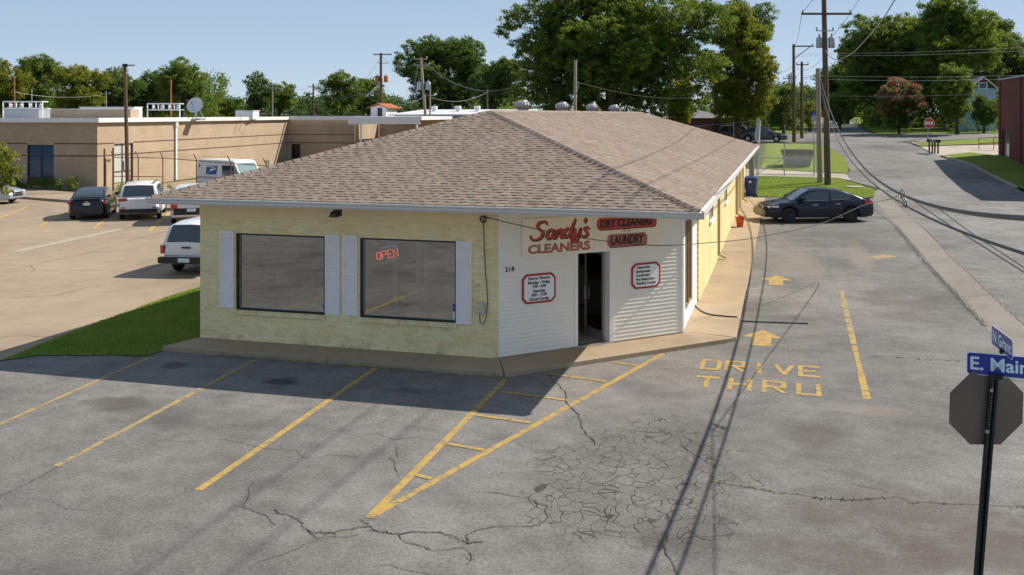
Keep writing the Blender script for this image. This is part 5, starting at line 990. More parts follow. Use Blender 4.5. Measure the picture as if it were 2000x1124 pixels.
# ---------------------------------------------------------------- trees
def tree(name, label, u, d, v_top, v_bot, hw, mat, seed, lobes=22, trunk=.03, leaf_px=4.2, dens=1.0, cat='tree', extra=None, mat2=None, bark='bark', per=46, lobe_r=.40, oval=.85, group=None, trunk_u=None, vis=None):
    g = random.Random(seed); B = gd(u if trunk_u is None else trunk_u, V0, d); bz = gz(B.x, B.y); o = thing(name, label, cat, (B.x, B.y, bz - .05), 0, group); mp = d / F_PX
    zt, zb = CH + (V0 - v_top) * mp - bz, max(CH + (V0 - v_bot) * mp - bz, .4); cz, rz, rw = (zt + zb) / 2, (zt - zb) / 2, hw * mp; off = gd(u, V0, d) - B
    L = []
    for k in range(lobes):
        for _ in range(30):
            v = Vector((g.gauss(0, 1), g.gauss(0, 1), g.gauss(0, 1))).normalized()
            if vis is None or v.z > vis: break
        s = g.uniform(.45, .82); wz = 1 - .35 * max(0, -v.z); L.append((off.x + v.x * rw * s * wz, off.y + v.y * rw * s * oval * wz, cz + v.z * rz * s, lobe_r * g.uniform(.65, 1.3) * min(rw, rz * 1.1)))
    if extra:
        for (eu, ev, er) in extra: q = gd(eu, ev, d); L.append((q.x - B.x, q.y - B.y + g.uniform(-.3, .3) * er * mp, q.z - bz, er * mp))
    C, Rr = [], []; size = leaf_px * mp
    for x, y, z, r in L:
        n = max(6, int(dens * 13 * (r / (size * 3.6)) ** 2))
        for _ in range(n):
            v = Vector((g.gauss(0, 1), g.gauss(0, 1), g.gauss(0, 1))).normalized(); rr = r * g.random() ** .3; C.append((x + v.x * rr, y + v.y * rr, z + v.z * rr * .8)); Rr.append(size * g.uniform(1.2, 2.6))
    foliage('crown', mat, C, Rr, per, size, o, seed, flat=.7)
    if mat2:
        top = [i for i, c in enumerate(C) if c[2] > cz - rz * .45 and g.random() < .5]; foliage('blossom', mat2, [(C[i][0] * 1.04, C[i][1] * 1.04, C[i][2] + size * .8) for i in top], [Rr[i] for i in top], per, size * .9, o, seed + 50, flat=.7)
    tr = MB(); rt = trunk * (zt + 3); th_ = cz - rz * .25; pts = [Vector((0, 0, -.1)), Vector((g.uniform(-.1, .1), 0, th_ * .4)), Vector((off.x * .5 + g.uniform(-.2, .2), off.y * .5, th_)), Vector((off.x, off.y, cz + rz * .45))]; tr.tube(catmull(pts, 4), [rt * (1.25 - 1.0 * i / 12) for i in range(13)], 9); tr.build('trunk', bark, o, smooth=True)
    for k in range(min(9, lobes // 2)):
        x, y, z, r = L[k]; h0 = g.uniform(.45, .9) * th_; lm = MB(); a = Vector((off.x * .5 * h0 / th_, off.y * .5 * h0 / th_, h0)); c = Vector((x, y, z)); mid = a.lerp(c, .5) + Vector((0, 0, -.06 * (c - a).length)); lm.tube(catmull([a, mid, c], 4), [rt * .5 * (1 - .085 * i) for i in range(9)], 6); lm.build('limb', bark, o, smooth=True)
    return o
GL = 'trees behind the tan building'
T = [(8, 165, 108, 226, 52, 'leaf_yellow', 'yellow-lit leafy tree at the far left edge of the skyline'), (72, 175, 108, 226, 62, 'leaf_green', 'dark rounded tree second from the left on the skyline'), (158, 165, 116, 226, 58, 'leaf_yellow', 'pointed green tree behind the roof penthouse'), (232, 175, 136, 226, 55, 'leaf_dark', 'dense dark tree left of the brown lamp pole'), (300, 180, 132, 226, 58, 'leaf_dark', 'dense dark tree right of the brown lamp pole'), (357, 160, 113, 226, 48, 'leaf_green', 'tall ragged tree left of the satellite dish'), (425, 260, 174, 226, 42, 'leaf_far', 'low hazy distant tree behind the satellite dish'), (452, 190, 190, 226, 34, 'leaf_green', 'low green tree just right of the satellite dish'), (506, 170, 137, 226, 36, 'leaf_dark', 'narrow dark tree right of the satellite dish'), (545, 175, 155, 226, 32, 'leaf_green', 'small green tree beside the narrow dark tree'), (610, 260, 182, 226, 50, 'leaf_far', 'low distant trees in the gap of the skyline'), (664, 165, 131, 226, 42, 'leaf_green', 'open-topped tree left of the rusty transformers'), (722, 190, 152, 226, 42, 'leaf_green', 'green tree behind the rusty transformers')]
for i, (u, d, vt, vb, hw, mt, lab) in enumerate(T): tree('skyline_tree', lab, u, d, vt, vb, hw, mt, 100 + i, 22, .022, 3.8, 1.0, group=GL, per=34, lobe_r=.42)
tree('broad_tree', 'broad round green tree behind the white metal roof', 868, 150, 66, 232, 118, 'leaf_dark', 131, 46, .02, 3.9, 1.0, lobe_r=.32); tree('broad_tree', 'dark green tree between the broad tree and the giant tree', 985, 135, 108, 232, 62, 'leaf_dark', 132, 26, .02, 4.0, 1.1)
tree('giant_tree', 'giant spreading tree with dark trunks rising behind the shop roof', 1190, 84, -75, 225, 195, 'leaf_green', 141, 60, .036, 4.6, 1.0, lobe_r=.25, extra=[(1150, 110, 45), (1280, 130, 50), (1090, 110, 50), (1050, 140, 42), (1030, 185, 32), (1090, 205, 36), (1150, 205, 30), (1230, 205, 34), (1275, 210, 30), (1380, 130, 45), (1390, 40, 50), (1360, 20, 45), (1050, 90, 48), (1090, 150, 55), (1065, 180, 45), (1010, 35, 32), (990, 60, 20), (1120, 190, 50), (1250, 175, 45), (1320, 120, 60), (1340, 70, 50), (1300, 190, 40), (1350, 190, 38), (1140, 40, 60), (1240, 60, 70), (1060, 20, 40)], trunk_u=1195)
tree('yellow_green_tree', 'tall yellow-green tree standing right of the giant tree', 1440, 95, -10, 245, 75, 'leaf_yellow', 142, 40, .02, 4.6, 1.25, lobe_r=.3, extra=[(1440, 90, 34), (1420, 150, 34), (1465, 110, 34), (1445, 190, 32), (1400, 190, 32), (1490, 120, 26), (1492, 195, 26), (1395, 130, 34), (1480, 160, 30), (1420, 215, 30), (1470, 215, 28)]); tree('yellow_green_tree', 'bright leafy tree hanging low behind the roof end', 1330, 88, 120, 238, 52, 'leaf_yellow', 143, 16, .025, 4.6, 1.0); tree('yellow_green_tree', 'dark crown rising behind the tall yellow-green tree', 1455, 120, -30, 150, 60, 'leaf_dark', 146, 16, .02, 4.6, 1.0)
tree('small_tree', 'small dark tree beside the street behind the parked cars', 1532, 100, 166, 258, 44, 'leaf_dark', 144, 14, .022, 4.2, 1.1); tree('small_tree', 'small autumn-tinged tree between the distant utility poles', 1582, 112, 188, 252, 24, 'leaf_yellow', 145, 9, .02, 3.6, 1.0)
RT = [(1655, 150, 105, 236, 62, 'leaf_dark', 'dark street tree just right of the main utility pole'), (1640, 118, 176, 240, 34, 'leaf_green', 'small light-green tree on the lawn behind the main utility pole'), (1740, 125, 15, 215, 105, 'leaf_green', 'large tree above the pink crape myrtle'), (1850, 118, -15, 215, 100, 'leaf_green', 'largest tree on the right skyline'), (1930, 122, 8, 215, 55, 'leaf_dark', 'tall thin-topped tree above the blue house'), (1990, 125, 55, 225, 62, 'leaf_dark', 'dark tree above the red brick building'), (1785, 128, 70, 236, 80, 'leaf_dark', 'shaded dark tree behind the crape myrtle'), (1690, 138, 60, 236, 55, 'leaf_dark', 'dark tree between the street end and the crape myrtle'), (1905, 132, 70, 236, 60, 'leaf_dark', 'dark tree right behind the pale blue house'), (1870, 102, 112, 250, 50, 'leaf_green', 'grey-green conical tree left of the blue house'), (1922, 106, 182, 250, 34, 'leaf_dark', 'dark bush in front of the pale blue house')]
for i, (u, d, vt, vb, hw, mt, lab) in enumerate(RT): tree('street_tree', lab, u, d, vt, vb, hw, mt, 160 + i, 40 if hw > 60 else 24, .02, 4.2, 1.0, group='trees on the right side', lobe_r=.36)
tree('crape_myrtle', 'pink flowering crape myrtle on the lawn across the street', 1756, 104, 150, 262, 52, 'leaf_dark', 181, 20, .014, 3.6, 1.1, mat2='leaf_pink', lobe_r=.34, extra=[(1745, 172, 18), (1775, 190, 20), (1725, 190, 14), (1780, 215, 20), (1735, 215, 18), (1755, 235, 22), (1775, 240, 16), (1738, 243, 16)])
tree('edge_tree', 'sunlit leafy branch of a tree at the left edge in front of the tan building', -70, 44, 255, 385, 88, 'leaf_yellow', 190, 22, .02, 8, .8, lobe_r=.26, extra=[(8, 320, 22), (18, 340, 16), (5, 300, 20), (6, 360, 18)])
def wood(name, label, u0, u1, d, h0, h1, n, mat, seed):
    g = random.Random(seed); C = []; Rr = []
    for _ in range(n): u = g.uniform(u0, u1); dd = d * g.uniform(.94, 1.1); p = gd(u, V0, dd); z0 = gz(p.x, p.y); top = h0 + (h1 - h0) * (.5 + .5 * math.sin(u * .021 + seed) * math.cos(u * .0073)); C.append((p.x, p.y, z0 + g.random() * top)); Rr.append(g.uniform(.8, 1.7))
    return stuff(tag(foliage(name, mat, C, Rr, 26, 5 * d / F_PX, None, seed), label, 'woods'))
wood('distant_woods', 'far low line of woods along the horizon on the left', -150, 1000, 250, 4, 8, 3400, 'leaf_far', 5); wood('distant_woods', 'middle band of woods behind the left part of the tan roof', -120, 440, 190, 7, 11, 2200, 'leaf_green', 15); wood('distant_woods', 'dark undergrowth behind the shop roof and the fence', 980, 1560, 125, 3.0, 6, 2200, 'leaf_dark', 6); wood('distant_woods', 'dark undergrowth below the trees right of the street', 1690, 2150, 135, 3.0, 6.0, 1900, 'leaf_dark', 7); wood('distant_woods', 'far woods closing the end of the street', 1480, 1720, 280, 6, 12, 1000, 'leaf_far', 8)
hedge('hedge', 'low clipped hedge right of the crape myrtle', (30.5, 97.5), (45, 103), 1.6, 1.5, 'leaf_dark', 9)
# ---------------------------------------------------------------- poles and wires
def pole(name, label, ub, d, ut, vt, r, mat, cat='utility pole', vb=None, group=None):
    b = gd(ub, V0, d); z0 = gz(b.x, b.y); o = thing(name, label, cat, (b.x, b.y, z0), 0, group); t = gd(ut, vt, d); m = MB(); m.tube([(0, 0, -.4), (t.x - b.x, t.y - b.y, t.z - z0)], [r * 1.15, r * .8], 12); m.build('shaft', mat, o, smooth=True); o['_top'] = (t.x - b.x, t.y - b.y, t.z - z0); return o
def onpole(o, v, d): z = CH + (V0 - v) * d / F_PX - o.location.z; T_ = o['_top']; f = z / T_[2]; return Vector((T_[0] * f, T_[1] * f, z))
RT_ = Vector((CYW, SY, 0))
def arm(o, v, d, px0, px1, w=.11, mat='wood_pole', dirv=RT_):
    c = onpole(o, v, d); k = d / F_PX; m = MB(); m.beam(c + dirv * px0 * k - Vector((-SY, CYW, 0)) * .16, c + dirv * px1 * k - Vector((-SY, CYW, 0)) * .16, w, w); a_ = m.build('crossarm', mat, o)
    for p_ in (px0 * .94, px1 * .94): q = c + dirv * p_ * k - Vector((-SY, CYW, 0)) * .16; MB().lathe([(.03, 0), (.06, .06), (.05, .12), (.06, .14), (.03, .2)], 8, q + Vector((0, 0, w / 2))).build('insulator', 'metal_grey', a_)
    return o.location + c
def can(o, v, d, pxx, r, h, mat):
    c = onpole(o, v, d) + RT_ * pxx * d / F_PX; m = MB(); m.lathe([(r * .9, 0), (r, .03), (r, h), (r * .85, h + .06), (r * .2, h + .1)], 16, c); t_ = m.build('transformer', mat, o, smooth=True)
    m = MB(); m.lathe([(.05, 0), (.07, .1), (.04, .25)], 8, c + Vector((0, 0, h + .06))); m.build('bushing', 'metal_grey', t_)
D1 = 62.6
p1 = pole('utility_pole', 'tall dark utility pole with two grey transformers on the lawn island', 1617, D1, 1609, -12, .19, 'wood_pole'); c1 = arm(p1, 28, D1, -46, 52, .13); can(p1, 94, D1, -11, .2, .6, 'metal_grey'); can(p1, 94, D1, 13, .21, .62, 'metal_grey'); arm(p1, 61, D1, -18, 16, .06, 'metal_grey')
p2 = pole('utility_pole', 'short pale weathered pole stub beside the tall dark pole', 1602, 63.8, 1597, 134, .17, 'wood_grey')
p3 = pole('utility_pole', 'slim brown utility pole with a one-sided crossarm near the cross street', 1551, 94, 1550, 87, .16, 'metal_brown'); c3 = arm(p3, 91, 94, -2, 38, .12); m = MB(); q = onpole(p3, 116, 94); m.beam(q, onpole(p3, 92, 94) + RT_ * 32 * 94 / F_PX, .07, .07); m.build('brace', 'wood_pole', p3)
p4 = pole('utility_pole', 'utility pole with a street lamp behind the slim brown pole', 1566, 99, 1566, 121, .15, 'metal_brown'); arm(p4, 127, 99, -12, 12, .1); m = MB(); q = onpole(p4, 154, 99); m.tube([q, q + RT_ * .8 + Vector((0, 0, .2)), q + RT_ * 1.3 + Vector((0, 0, .18))], .03, 6); m.build('lamp_arm', 'metal_grey', p4); m = MB(); m.lathe([(.05, 0), (.16, .1), (.18, .3), (.05, .5)], 10, q + RT_ * 1.15 + Vector((0, 0, -.05)), 'x'); m.build('lamp_head', 'metal_white', p4)
p5 = pole('utility_pole', 'distant utility pole left of the street end', 1541, 150, 1541, 145, .14, 'wood_pole', group='distant poles'); arm(p5, 154, 150, -12, 14); p6 = pole('utility_pole', 'distant utility pole right beside the other one', 1546, 170, 1545, 142, .14, 'wood_pole', group='distant poles'); arm(p6, 150, 170, -10, 10)
p7 = pole('light_pole', 'thin orange-brown light pole behind the roof end', 1449, 104, 1446, 145, .13, 'rust', 'light pole'); m = MB(); q = onpole(p7, 146, 104); m.beam(q, q - RT_ * .55, .14, .08); m.build('lamp_head', 'metal_white', p7)
p8 = pole('light_pole', 'tall brown lamp pole in front of the sunlit tan wall', 250, 64, 244, 126, .125, 'metal_brown', 'light pole'); m = MB(); q = onpole(p8, 128, 64); m.beam(q - RT_ * .05, q + RT_ * .62, .22, .07); m.build('lamp_head', 'frame_black', p8); m = MB(); m.box((q.x - .12, q.y - .12, q.z - .1), (q.x + .12, q.y + .12, q.z + .1)); m.build('lamp_bracket', 'frame_black', p8)
p9 = pole('utility_pole', 'utility pole carrying two rusty orange transformers', 744, 130, 744, 104, .2, 'wood_pole'); arm(p9, 107, 130, -14, 21, .14); can(p9, 161, 130, -7, .3, .8, 'rust'); can(p9, 161, 130, 10, .3, .8, 'rust'); arm(p9, 124, 130, -4, 14, .07)
p10 = pole('utility_pole', 'leaning grey utility pole with pale transformers behind the roof hip', 838, 105, 822, 113, .16, 'wood_grey'); arm(p10, 116, 105, -14, 12, .12, 'wood_grey'); arm(p10, 128, 105, -14, 16, .12, 'wood_grey'); can(p10, 176, 105, -8, .27, .8, 'metal_blue'); can(p10, 176, 105, 9, .27, .8, 'metal_blue')
p11 = pole('utility_pole', 'short pole with a small lamp beside the leaning pole', 840, 104, 840, 166, .1, 'wood_grey'); m = MB(); q = onpole(p11, 187, 104); m.tube([q, q + RT_ * .5], .03, 6); m.lathe([(.05, 0), (.15, .08), (.12, .25)], 10, q + RT_ * .55); m.build('lamp_head', 'metal_white', p11)
p12 = pole('wooden_post', 'pale square wooden mast standing behind the shop ridge', 1121, 54, 1124, 118, .1, 'wood_grey', 'post')
for i, (u, d, vt, r, mt, lab) in enumerate(((532, 150, 168, .12, 'wood_grey', 'distant pole behind the tan roof left of the skyline gap'), (612, 150, 164, .15, 'wood_pole', 'distant dark pole in the skyline gap'), (707, 150, 178, .11, 'wood_pole', 'thin distant pole left of the rusty transformers'), (952, 125, 174, .11, 'wood_pole', 'thin pole in front of the broad tree'), (1030, 92, 168, .07, 'wood_grey', 'thin grey pole behind the first roof vent'), (207, 140, 178, .1, 'wood_grey', 'thin pale pole left of the brown lamp pole'), (334, 120, 156, .09, 'rust', 'rusty mast behind the roof rack by the dish'), (28, 120, 150, .09, 'rust', 'rusty mast at the far left rack'), (62, 150, 174, .08, 'metal_blue', 'thin blue-grey mast at the far left'))):
    q = pole('utility_pole', lab, u, d, u, vt, r, mt, group='distant poles'); 
    if i in (0, 1, 2, 5): arm(q, vt + 6, d, -9, 9, .1, 'wood_grey')
def wire(label, P, r=.012, mat='wire', name='overhead_wire', sag=None):
    P = [Vector(p) for p in P]
    if sag is not None: a, b = P[0], P[-1]; P = [a.lerp(b, i / 16) - Vector((0, 0, sag * 4 * (i / 16) * (1 - i / 16))) for i in range(17)]
    elif len(P) > 2: P = catmull(P, 6)
    m = MB(); c = P[0].copy(); m.tube([p - c for p in P], r, 6); o = m.build(name, mat); o.location = c; return tag(o, label, 'cable')
cab = [(gd(1603, 152, 63.8))] + [planex(u, v, x) for u, v, x in ((1612, 188, 15.04), (1622, 225, 15.04), (1640, 258, 15.03), (1660, 292, 15.02), (1690, 330, 15.0), (1725, 358, 14.97), (1765, 379, 14.92), (1815, 396, 14.8), (1900, 416, 14.67), (2000, 432, 14.6))] + [(14.55, -14.5, 4.75), (14.5, -22, 5.8)]
def smooth_cable(P):
    A_ = np.array([tuple(p) for p in P]); y = A_[:, 1]; cz = np.polyfit(y, A_[:, 2], 4); cx_ = np.polyfit(y, A_[:, 0], 2); yy = np.linspace(y.max(), y.min(), 60)
    return [Vector((np.polyval(cx_, q), q, np.polyval(cz, q))) for q in yy]
cab = smooth_cable(cab)
wire('thick black overhead cable sagging from the pole stub to the right edge', cab, .026, 'wire')
cab2 = [(gd(1603, 170, 63.8))] + [planex(u, v, x) for u, v, x in ((1614, 215, 15.12), (1628, 255, 15.12), (1650, 298, 15.12), (1690, 347, 15.1), (1725, 372, 15.07), (1765, 396, 15.02), (1830, 428, 14.92), (1910, 457, 14.82), (2000, 482, 14.75))] + [(14.7, -13.5, 4.1), (14.65, -22, 5.2)]
cab2 = smooth_cable(cab2)
wire('second black overhead cable running below the thick one', cab2, .018, 'wire')
jx = planex(1765, 379, 14.92)
wire('thin service wire drooping from the thick cable to the shop front', [jx, gd(1735, 390, 30.2), gd(1690, 400, 29.2), gd(1600, 438, 26.8), gd(1480, 464, 24.6), gd(1400, 473, 23.3), gd(1285, 480, 21.7), gd(1150, 467, 20.6), gd(1040, 446, 19.9), (6.8, -.06, 3.05)], .010, 'wire')
def ext(a, b, k=1.5): a, b = Vector(a), Vector(b); return [a, a.lerp(b, .5) - Vector((0, 0, .02)), b, a.lerp(b, k)]
wire('thin service wire leaving the thick cable towards the street, upper one', ext(planex(1820, 398, 14.78), gd(2000, 523, 10.0)), .006, 'wire'); wire('thin service wire leaving the thick cable towards the street, lower one', ext(jx, gd(2000, 532, 10.3)), .008, 'wire')
m = MB(); 
for k in range(3): m.tube([jx + Vector((.05 * math.cos(a), .25 * math.sin(a) + k * .12, -.1 - .14 * math.cos(a + k))) for a in [j * .55 for j in range(12)]], .009, 5)
t_ = m.build('cable_tie_loop', 'wire'); tag(t_, 'tangle of wire loops where the service wire joins the thick cable', 'cable')
TA, TB = gd(1566, 26, D1), gd(1661, 26, D1)
wire('power line from the left end of the tall pole crossarm passing overhead', [TA, (14.9, 20, 11.0), (15.1, -5, 10.8), (15.2, -45, 12)], .014); wire('power line from the right end of the tall pole crossarm passing overhead', [TB, (16.4, 20, 11.0), (16.0, -5, 10.8), (16.0, -45, 12)], .014)
wire('power line from the tall pole top towards the slim brown pole', [TA, gd(1552, 89, 94)], .014, sag=.5); wire('power line from the tall pole arm to the far arm end', [TB, gd(1586, 90, 94)], .014, sag=.6)
wire('pale looping cable rising from the tall pole to the upper right', [gd(1611, 96, D1), gd(1620, 110, 60), gd(1634, 117, 56), gd(1655, 110, 51), gd(1676, 94, 46), gd(1720, 43, 37), gd(1748, 0, 31), gd(1790, -60, 25)], .024, 'wire_pale')
wire('guy cable slanting from the pole stub', [gd(1604, 162, 63.6), gd(1628, 230, 61), gd(1652, 292, 58)], .03, 'wire_pale') if False else None
for i, (v0_, v1_) in enumerate(((102, 90), (106, 97), (144, 146), (151, 153), (184, 180))):
    wire(('topmost thin wire crossing in front of the right trees', 'second thin wire from the top crossing in front of the right trees', 'third wire from the top crossing in front of the right trees', 'fourth wire from the top crossing in front of the right trees', 'lowest dark wire crossing in front of the crape myrtle')[i], [gd(1566 if i > 1 else 1555, v0_ + 4, 97), gd(1800, (v0_ + v1_) / 2 + 6, 98), gd(2060, v1_, 100)], .014 if i < 4 else .03, 'wire_pale' if i < 4 else 'wire')
WL = [((532, 171), (612, 168), 150, 150, .6), ((612, 168), (744, 110), 150, 130, 3.5), ((744, 108), (822, 117), 130, 105, 1.2), ((534, 174), (707, 181), 150, 150, 1.6), ((707, 181), (838, 186), 150, 105, 1.5), ((824, 128), (1010, 182), 105, 92, 1.0), ((824, 118), (1000, 172), 105, 95, 1.4), ((748, 160), (835, 182), 130, 105, 1.8), ((207, 182), (532, 172), 140, 150, 1.8), ((28, 180), (207, 184), 130, 140, .6), ((840, 190), (952, 180), 104, 125, .8), ((1124, 160), (1446, 165), 54, 104, 1.2), ((1446, 150), (1500, 162), 104, 100, .2), ((1551, 128), (1470, 160), 94, 100, .3), ((815, 130), (797, 213), 104, 104, 0), ((817, 130), (801, 213), 104, 104, 0), ((1617, 100), (1551, 128), D1, 94, .8), ((28, 205), (207, 208), 130, 140, .8)]
for i, (a, b, d0, d1, sg) in enumerate(WL): wire(('wire behind the tan roof', 'wire over the skyline gap', 'wire joining the rusty and pale transformer poles', 'low wire across the skyline gap', 'low wire to the leaning pole', 'upper wire across the broad tree', 'top wire across the broad tree', 'short slack wire by the leaning pole', 'wire in front of the left skyline trees', 'wire at the far left skyline', 'wire near the small pole lamp', 'wire from the wooden mast to the thin light pole', 'wire right of the thin light pole', 'dark wire left of the slim brown pole', 'left guy wire of the leaning pole', 'right guy wire of the leaning pole', 'wire between the tall pole and the slim brown pole', 'lowest wire at the far left')[i], [gd(a[0], a[1], d0), gd(b[0], b[1], d1)], .018 if d0 > 100 else .012, 'wire_pale' if i % 3 != 2 else 'wire', sag=sg)
m = MB(); m.tube([(.1, -.15, 0), (.25, -.1, 0), (.2, 0, -.3), (-.1, .0, -1.2), (-.5, 0, -2.6)], .025, 6); q = m.build('loop_cable', 'wire_pale'); q.location = gd(1122, 162, 53.8); tag(q, 'pale cable looped over the wooden mast', 'cable')
# ---------------------------------------------------------------- buildings and small things behind
def gable(name, label, cat, u0, u1, ve, vr, d, depth, wallm, roofm, rot=0, over=.4):
    a, b = gd(u0, V0, d), gd(u1, V0, d); z0 = gz(a.x, a.y); o = thing(name, label, cat, (a.x, a.y, z0 - .3), math.atan2(b.y - a.y, b.x - a.x) + rot); L = (b - a).length; ze = CH + (V0 - ve) * d / F_PX - z0 + .3; zr = CH + (V0 - vr) * d / F_PX - z0 + .3
    m = MB(); m.box((0, 0, 0), (L, depth, ze)); m.prism([(0, ze), (L, ze), (L / 2, zr - .12)], lambda p, q, t: (p, t, q), 0.01, depth - .01); w = m.build('wall', wallm, o); m = MB()
    for s_ in (0, 1):
        e = (-over if s_ == 0 else L + over); k = (zr - ze) / (L / 2); m.hexa([(e, -over, ze - over * k), (L / 2, -over, zr), (L / 2, depth + over, zr), (e, depth + over, ze - over * k), (e, -over, ze - over * k + .12), (L / 2, -over, zr + .12), (L / 2, depth + over, zr + .12), (e, depth + over, ze - over * k + .12)])
    m.build('roof', roofm, o); return o, L, ze, zr
o, L, ze, zr = gable('house', 'pale blue house gable showing between the trees by the red brick building', 'house', 1893, 1943, 173, 152, 112, 9, 'blue_house', 'metal_white', R(-8)); MB().box((L * .5 - .5, -.06, ze - .1), (L * .5 + .5, -.01, zr - .55)).build('window', 'metal_white', o); MB().box((L * .5 - .38, -.08, ze), (L * .5 + .38, -.062, zr - .65)).build('pane', 'glass_blue', o); MB().prism([(0, ze), (L, ze), (L / 2, zr - .1)], lambda p, q, t: (p, t, q), -.02, .0).build('gable_board', 'stripe_brown', o)
o, L, ze, zr = gable('cupola_house', 'small white gabled hut rising behind the flat tan roof', 'hut', 724, 756, 210, 204, 125, 4, 'metal_white', 'rust', R(-14)); MB().box((L * .45, -.05, ze - 1.3), (L * .75, -.01, ze - .1)).build('window', 'frame_black', o)
a = gd(1385, V0, 108); o = thing('house', 'low brick house with a grey hip roof beyond the fence', 'house', (a.x - 6, a.y, gz(a.x, a.y) - .2), R(10)); hz = CH + (V0 - 231) * 108 / F_PX - gz(a.x, a.y) + .2; m = MB(); m.box((0, 0, 0), (8.3, 8, hz)); m.build('wall', 'brick_house', o); m = MB(); k = .7; m.add([(-k, -k, hz), (8.3 + k, -k, hz), (8.3 + k, 8 + k, hz), (-k, 8 + k, hz), (3.6, 4, hz + 1.0), (4.7, 4, hz + 1.0)], [[0, 1, 5, 4], [1, 2, 5], [2, 3, 4, 5], [3, 0, 4], [0, 3, 2, 1]]); m.build('roof', 'roof_grey', o)
for x in (1.5, 6.5): MB().box((x, -.06, hz - 1.6), (x + 1.1, -.01, hz - .4)).build('window', 'frame_black', o)
MB().tube([(8.0, -.5, 0), (8.0, -.5, hz)], .07, 6).build('porch_post', 'metal_white', o)
a, b = gd(770, V0, 118), gd(950, V0, 112); o = thing('metal_building', 'pale metal warehouse with a white roof behind the shop hip', 'warehouse', (a.x, a.y, gz(a.x, a.y) - .3), math.atan2(b.y - a.y, b.x - a.x)); L = (b - a).length + 8; zt = CH + (V0 - 226) * 118 / F_PX + .3 - gz(a.x, a.y); MB().box((0, 0, 0), (L, 14, zt)).build('wall', 'metal_blue', o); MB().hexa([(-.5, -.5, zt), (L, -.5, zt), (L, 15, zt), (-.5, 15, zt), (-.5, -.5, zt + .15), (L, -.5, zt + .15), (L, 7, zt + .75), (-.5, 7, zt + .75)]).build('roof', 'roof_white', o)
x = .4
while x < L - .2: MB().box((x, -.05, 0), (x + .06, -.002, zt - .01)).build('wall_rib', 'metal_blue', o); x += .75
for x in (3.2, 6.6, 9.3): MB().lathe([(.25, 0), (.25, .35), (.4, .4), (.4, .7), (.3, .75)], 12, (x, 4, zt + .4)).build('roof_vent', 'metal_white', o)
# red brick building on the right
o = thing('brick_building', 'dark red brick building cut off by the right edge', 'building', (29.75, 68.3, 1.5)); zt = 6.45; ya, yb = planex(1957, 250, 29.75).y - 68.3, planex(1971, 250, 29.75).y - 68.3
m = MB(); m.box((0, ya, -.6), (.35, 0, zt)); m.box((0, yb, 2.35), (.35, ya, zt)); m.box((0, yb, -.6), (.35, ya, .25)); m.box((0, -24, -1.2), (.35, yb, zt)); m.box((.35, -.35, -.6), (16, 0, zt)); m.box((.35, -24, -1.2), (16, -23.65, zt)); m.build('wall', 'brick_dark', o)
MB().box((-.06, -24.06, zt), (16, .06, zt + .14)).build('coping', 'metal_grey', o); yp = planex(1992, 250, 29.75).y - 68.3; MB().box((-.1, yp - .5, -1.0), (0, yp, zt - .01)).build('pilaster', 'brick_dark', o); MB().box((-.1, -.4, -.5), (0, -.002, zt - .01)).build('pilaster', 'brick_dark', o)
d_ = MB().box((.12, yb, .25), (.18, ya, 2.35)).build('door', 'frame_black', o); MB().box((.1, yb + .1, .3), (.118, (ya + yb) / 2, 1.35)).build('pane', 'sign_white', d_)
# rails, mailboxes, signs beyond the street
a = at(1912, 292); rl = thing('handrail', 'rusty metal handrail on the ramp beside the red brick building', 'handrail', (a.x, a.y, a.z)); b = Vector((2.2, -.7, 0))
for z in (.55, 1.0): MB().tube([(0, 0, z - .05), (b.x, b.y, z + .12)], .035, 6).build('rail', 'rust', rl)
for f in (0, .5, 1): MB().tube([(b.x * f, b.y * f, -.3), (b.x * f, b.y * f, .95 + .17 * f)], .035, 6).build('post', 'rust', rl)
for i, (u, v, lab) in enumerate(((1815, 299, 'leftmost dark mailbox of the row on the right lawn'), (1821, 300, 'second mailbox from the left on the right lawn'), (1826, 300, 'third mailbox from the left on the right lawn'), (1832, 301, 'rightmost dark mailbox of the row on the right lawn'))):
    a = at(u, v); o = thing('mailbox', lab, 'mailbox', (a.x, a.y, a.z), R(-70), 'row of mailboxes'); MB().box((-.05, -.05, 0), (.05, .05, .95)).build('post', 'wood_pole', o); m = MB(); m.prism([(-.11, 0), (.11, 0), (.11, .13), (.08, .2), (0, .23), (-.08, .2), (-.11, .13)], lambda p, q, t: (t, p, q + .95), -.25, .25); m.build('box', 'plastic_black' if i in (0, 3) else 'metal_grey', o); MB().box((.05, .115, 1.05), (.2, .13, 1.2)).build('flag', 'red_paint', o)
def octo(m, r, fn, a, b): m.prism([(r / math.cos(R(22.5)) * math.cos(R(22.5 + 45 * k)), r / math.cos(R(22.5)) * math.sin(R(22.5 + 45 * k))) for k in range(8)], fn, a, b)
a = at(1811, 273); k_ = dep(a) / F_PX; o = thing('stop_sign', 'red stop sign leaning at the corner across the street', 'stop sign', (a.x, a.y, a.z), YAW); rr = 10 * k_; zc = 32 * k_; tl = .12
m = MB(); m.tube([(0, .05, -.2), (tl * zc, .05, zc + rr * .5)], .035, 6); m.build('post', 'galvanised', o); m = MB(); octo(m, rr, lambda p, q, t: (p + tl * zc, t, q + zc), -.012, .01); m.build('border', 'sign_white', o); m = MB(); octo(m, rr * .93, lambda p, q, t: (p + tl * zc, t, q + zc), -.022, -.0125); m.build('face', 'sign_red', o); put_text('lettering', 'STOP', rr * .75, lambda x, y, z: (x + tl * zc - rr * .76, -.03, zc + y - rr * .26), 'sign_white', o, bold=.02, width=rr * 1.52)
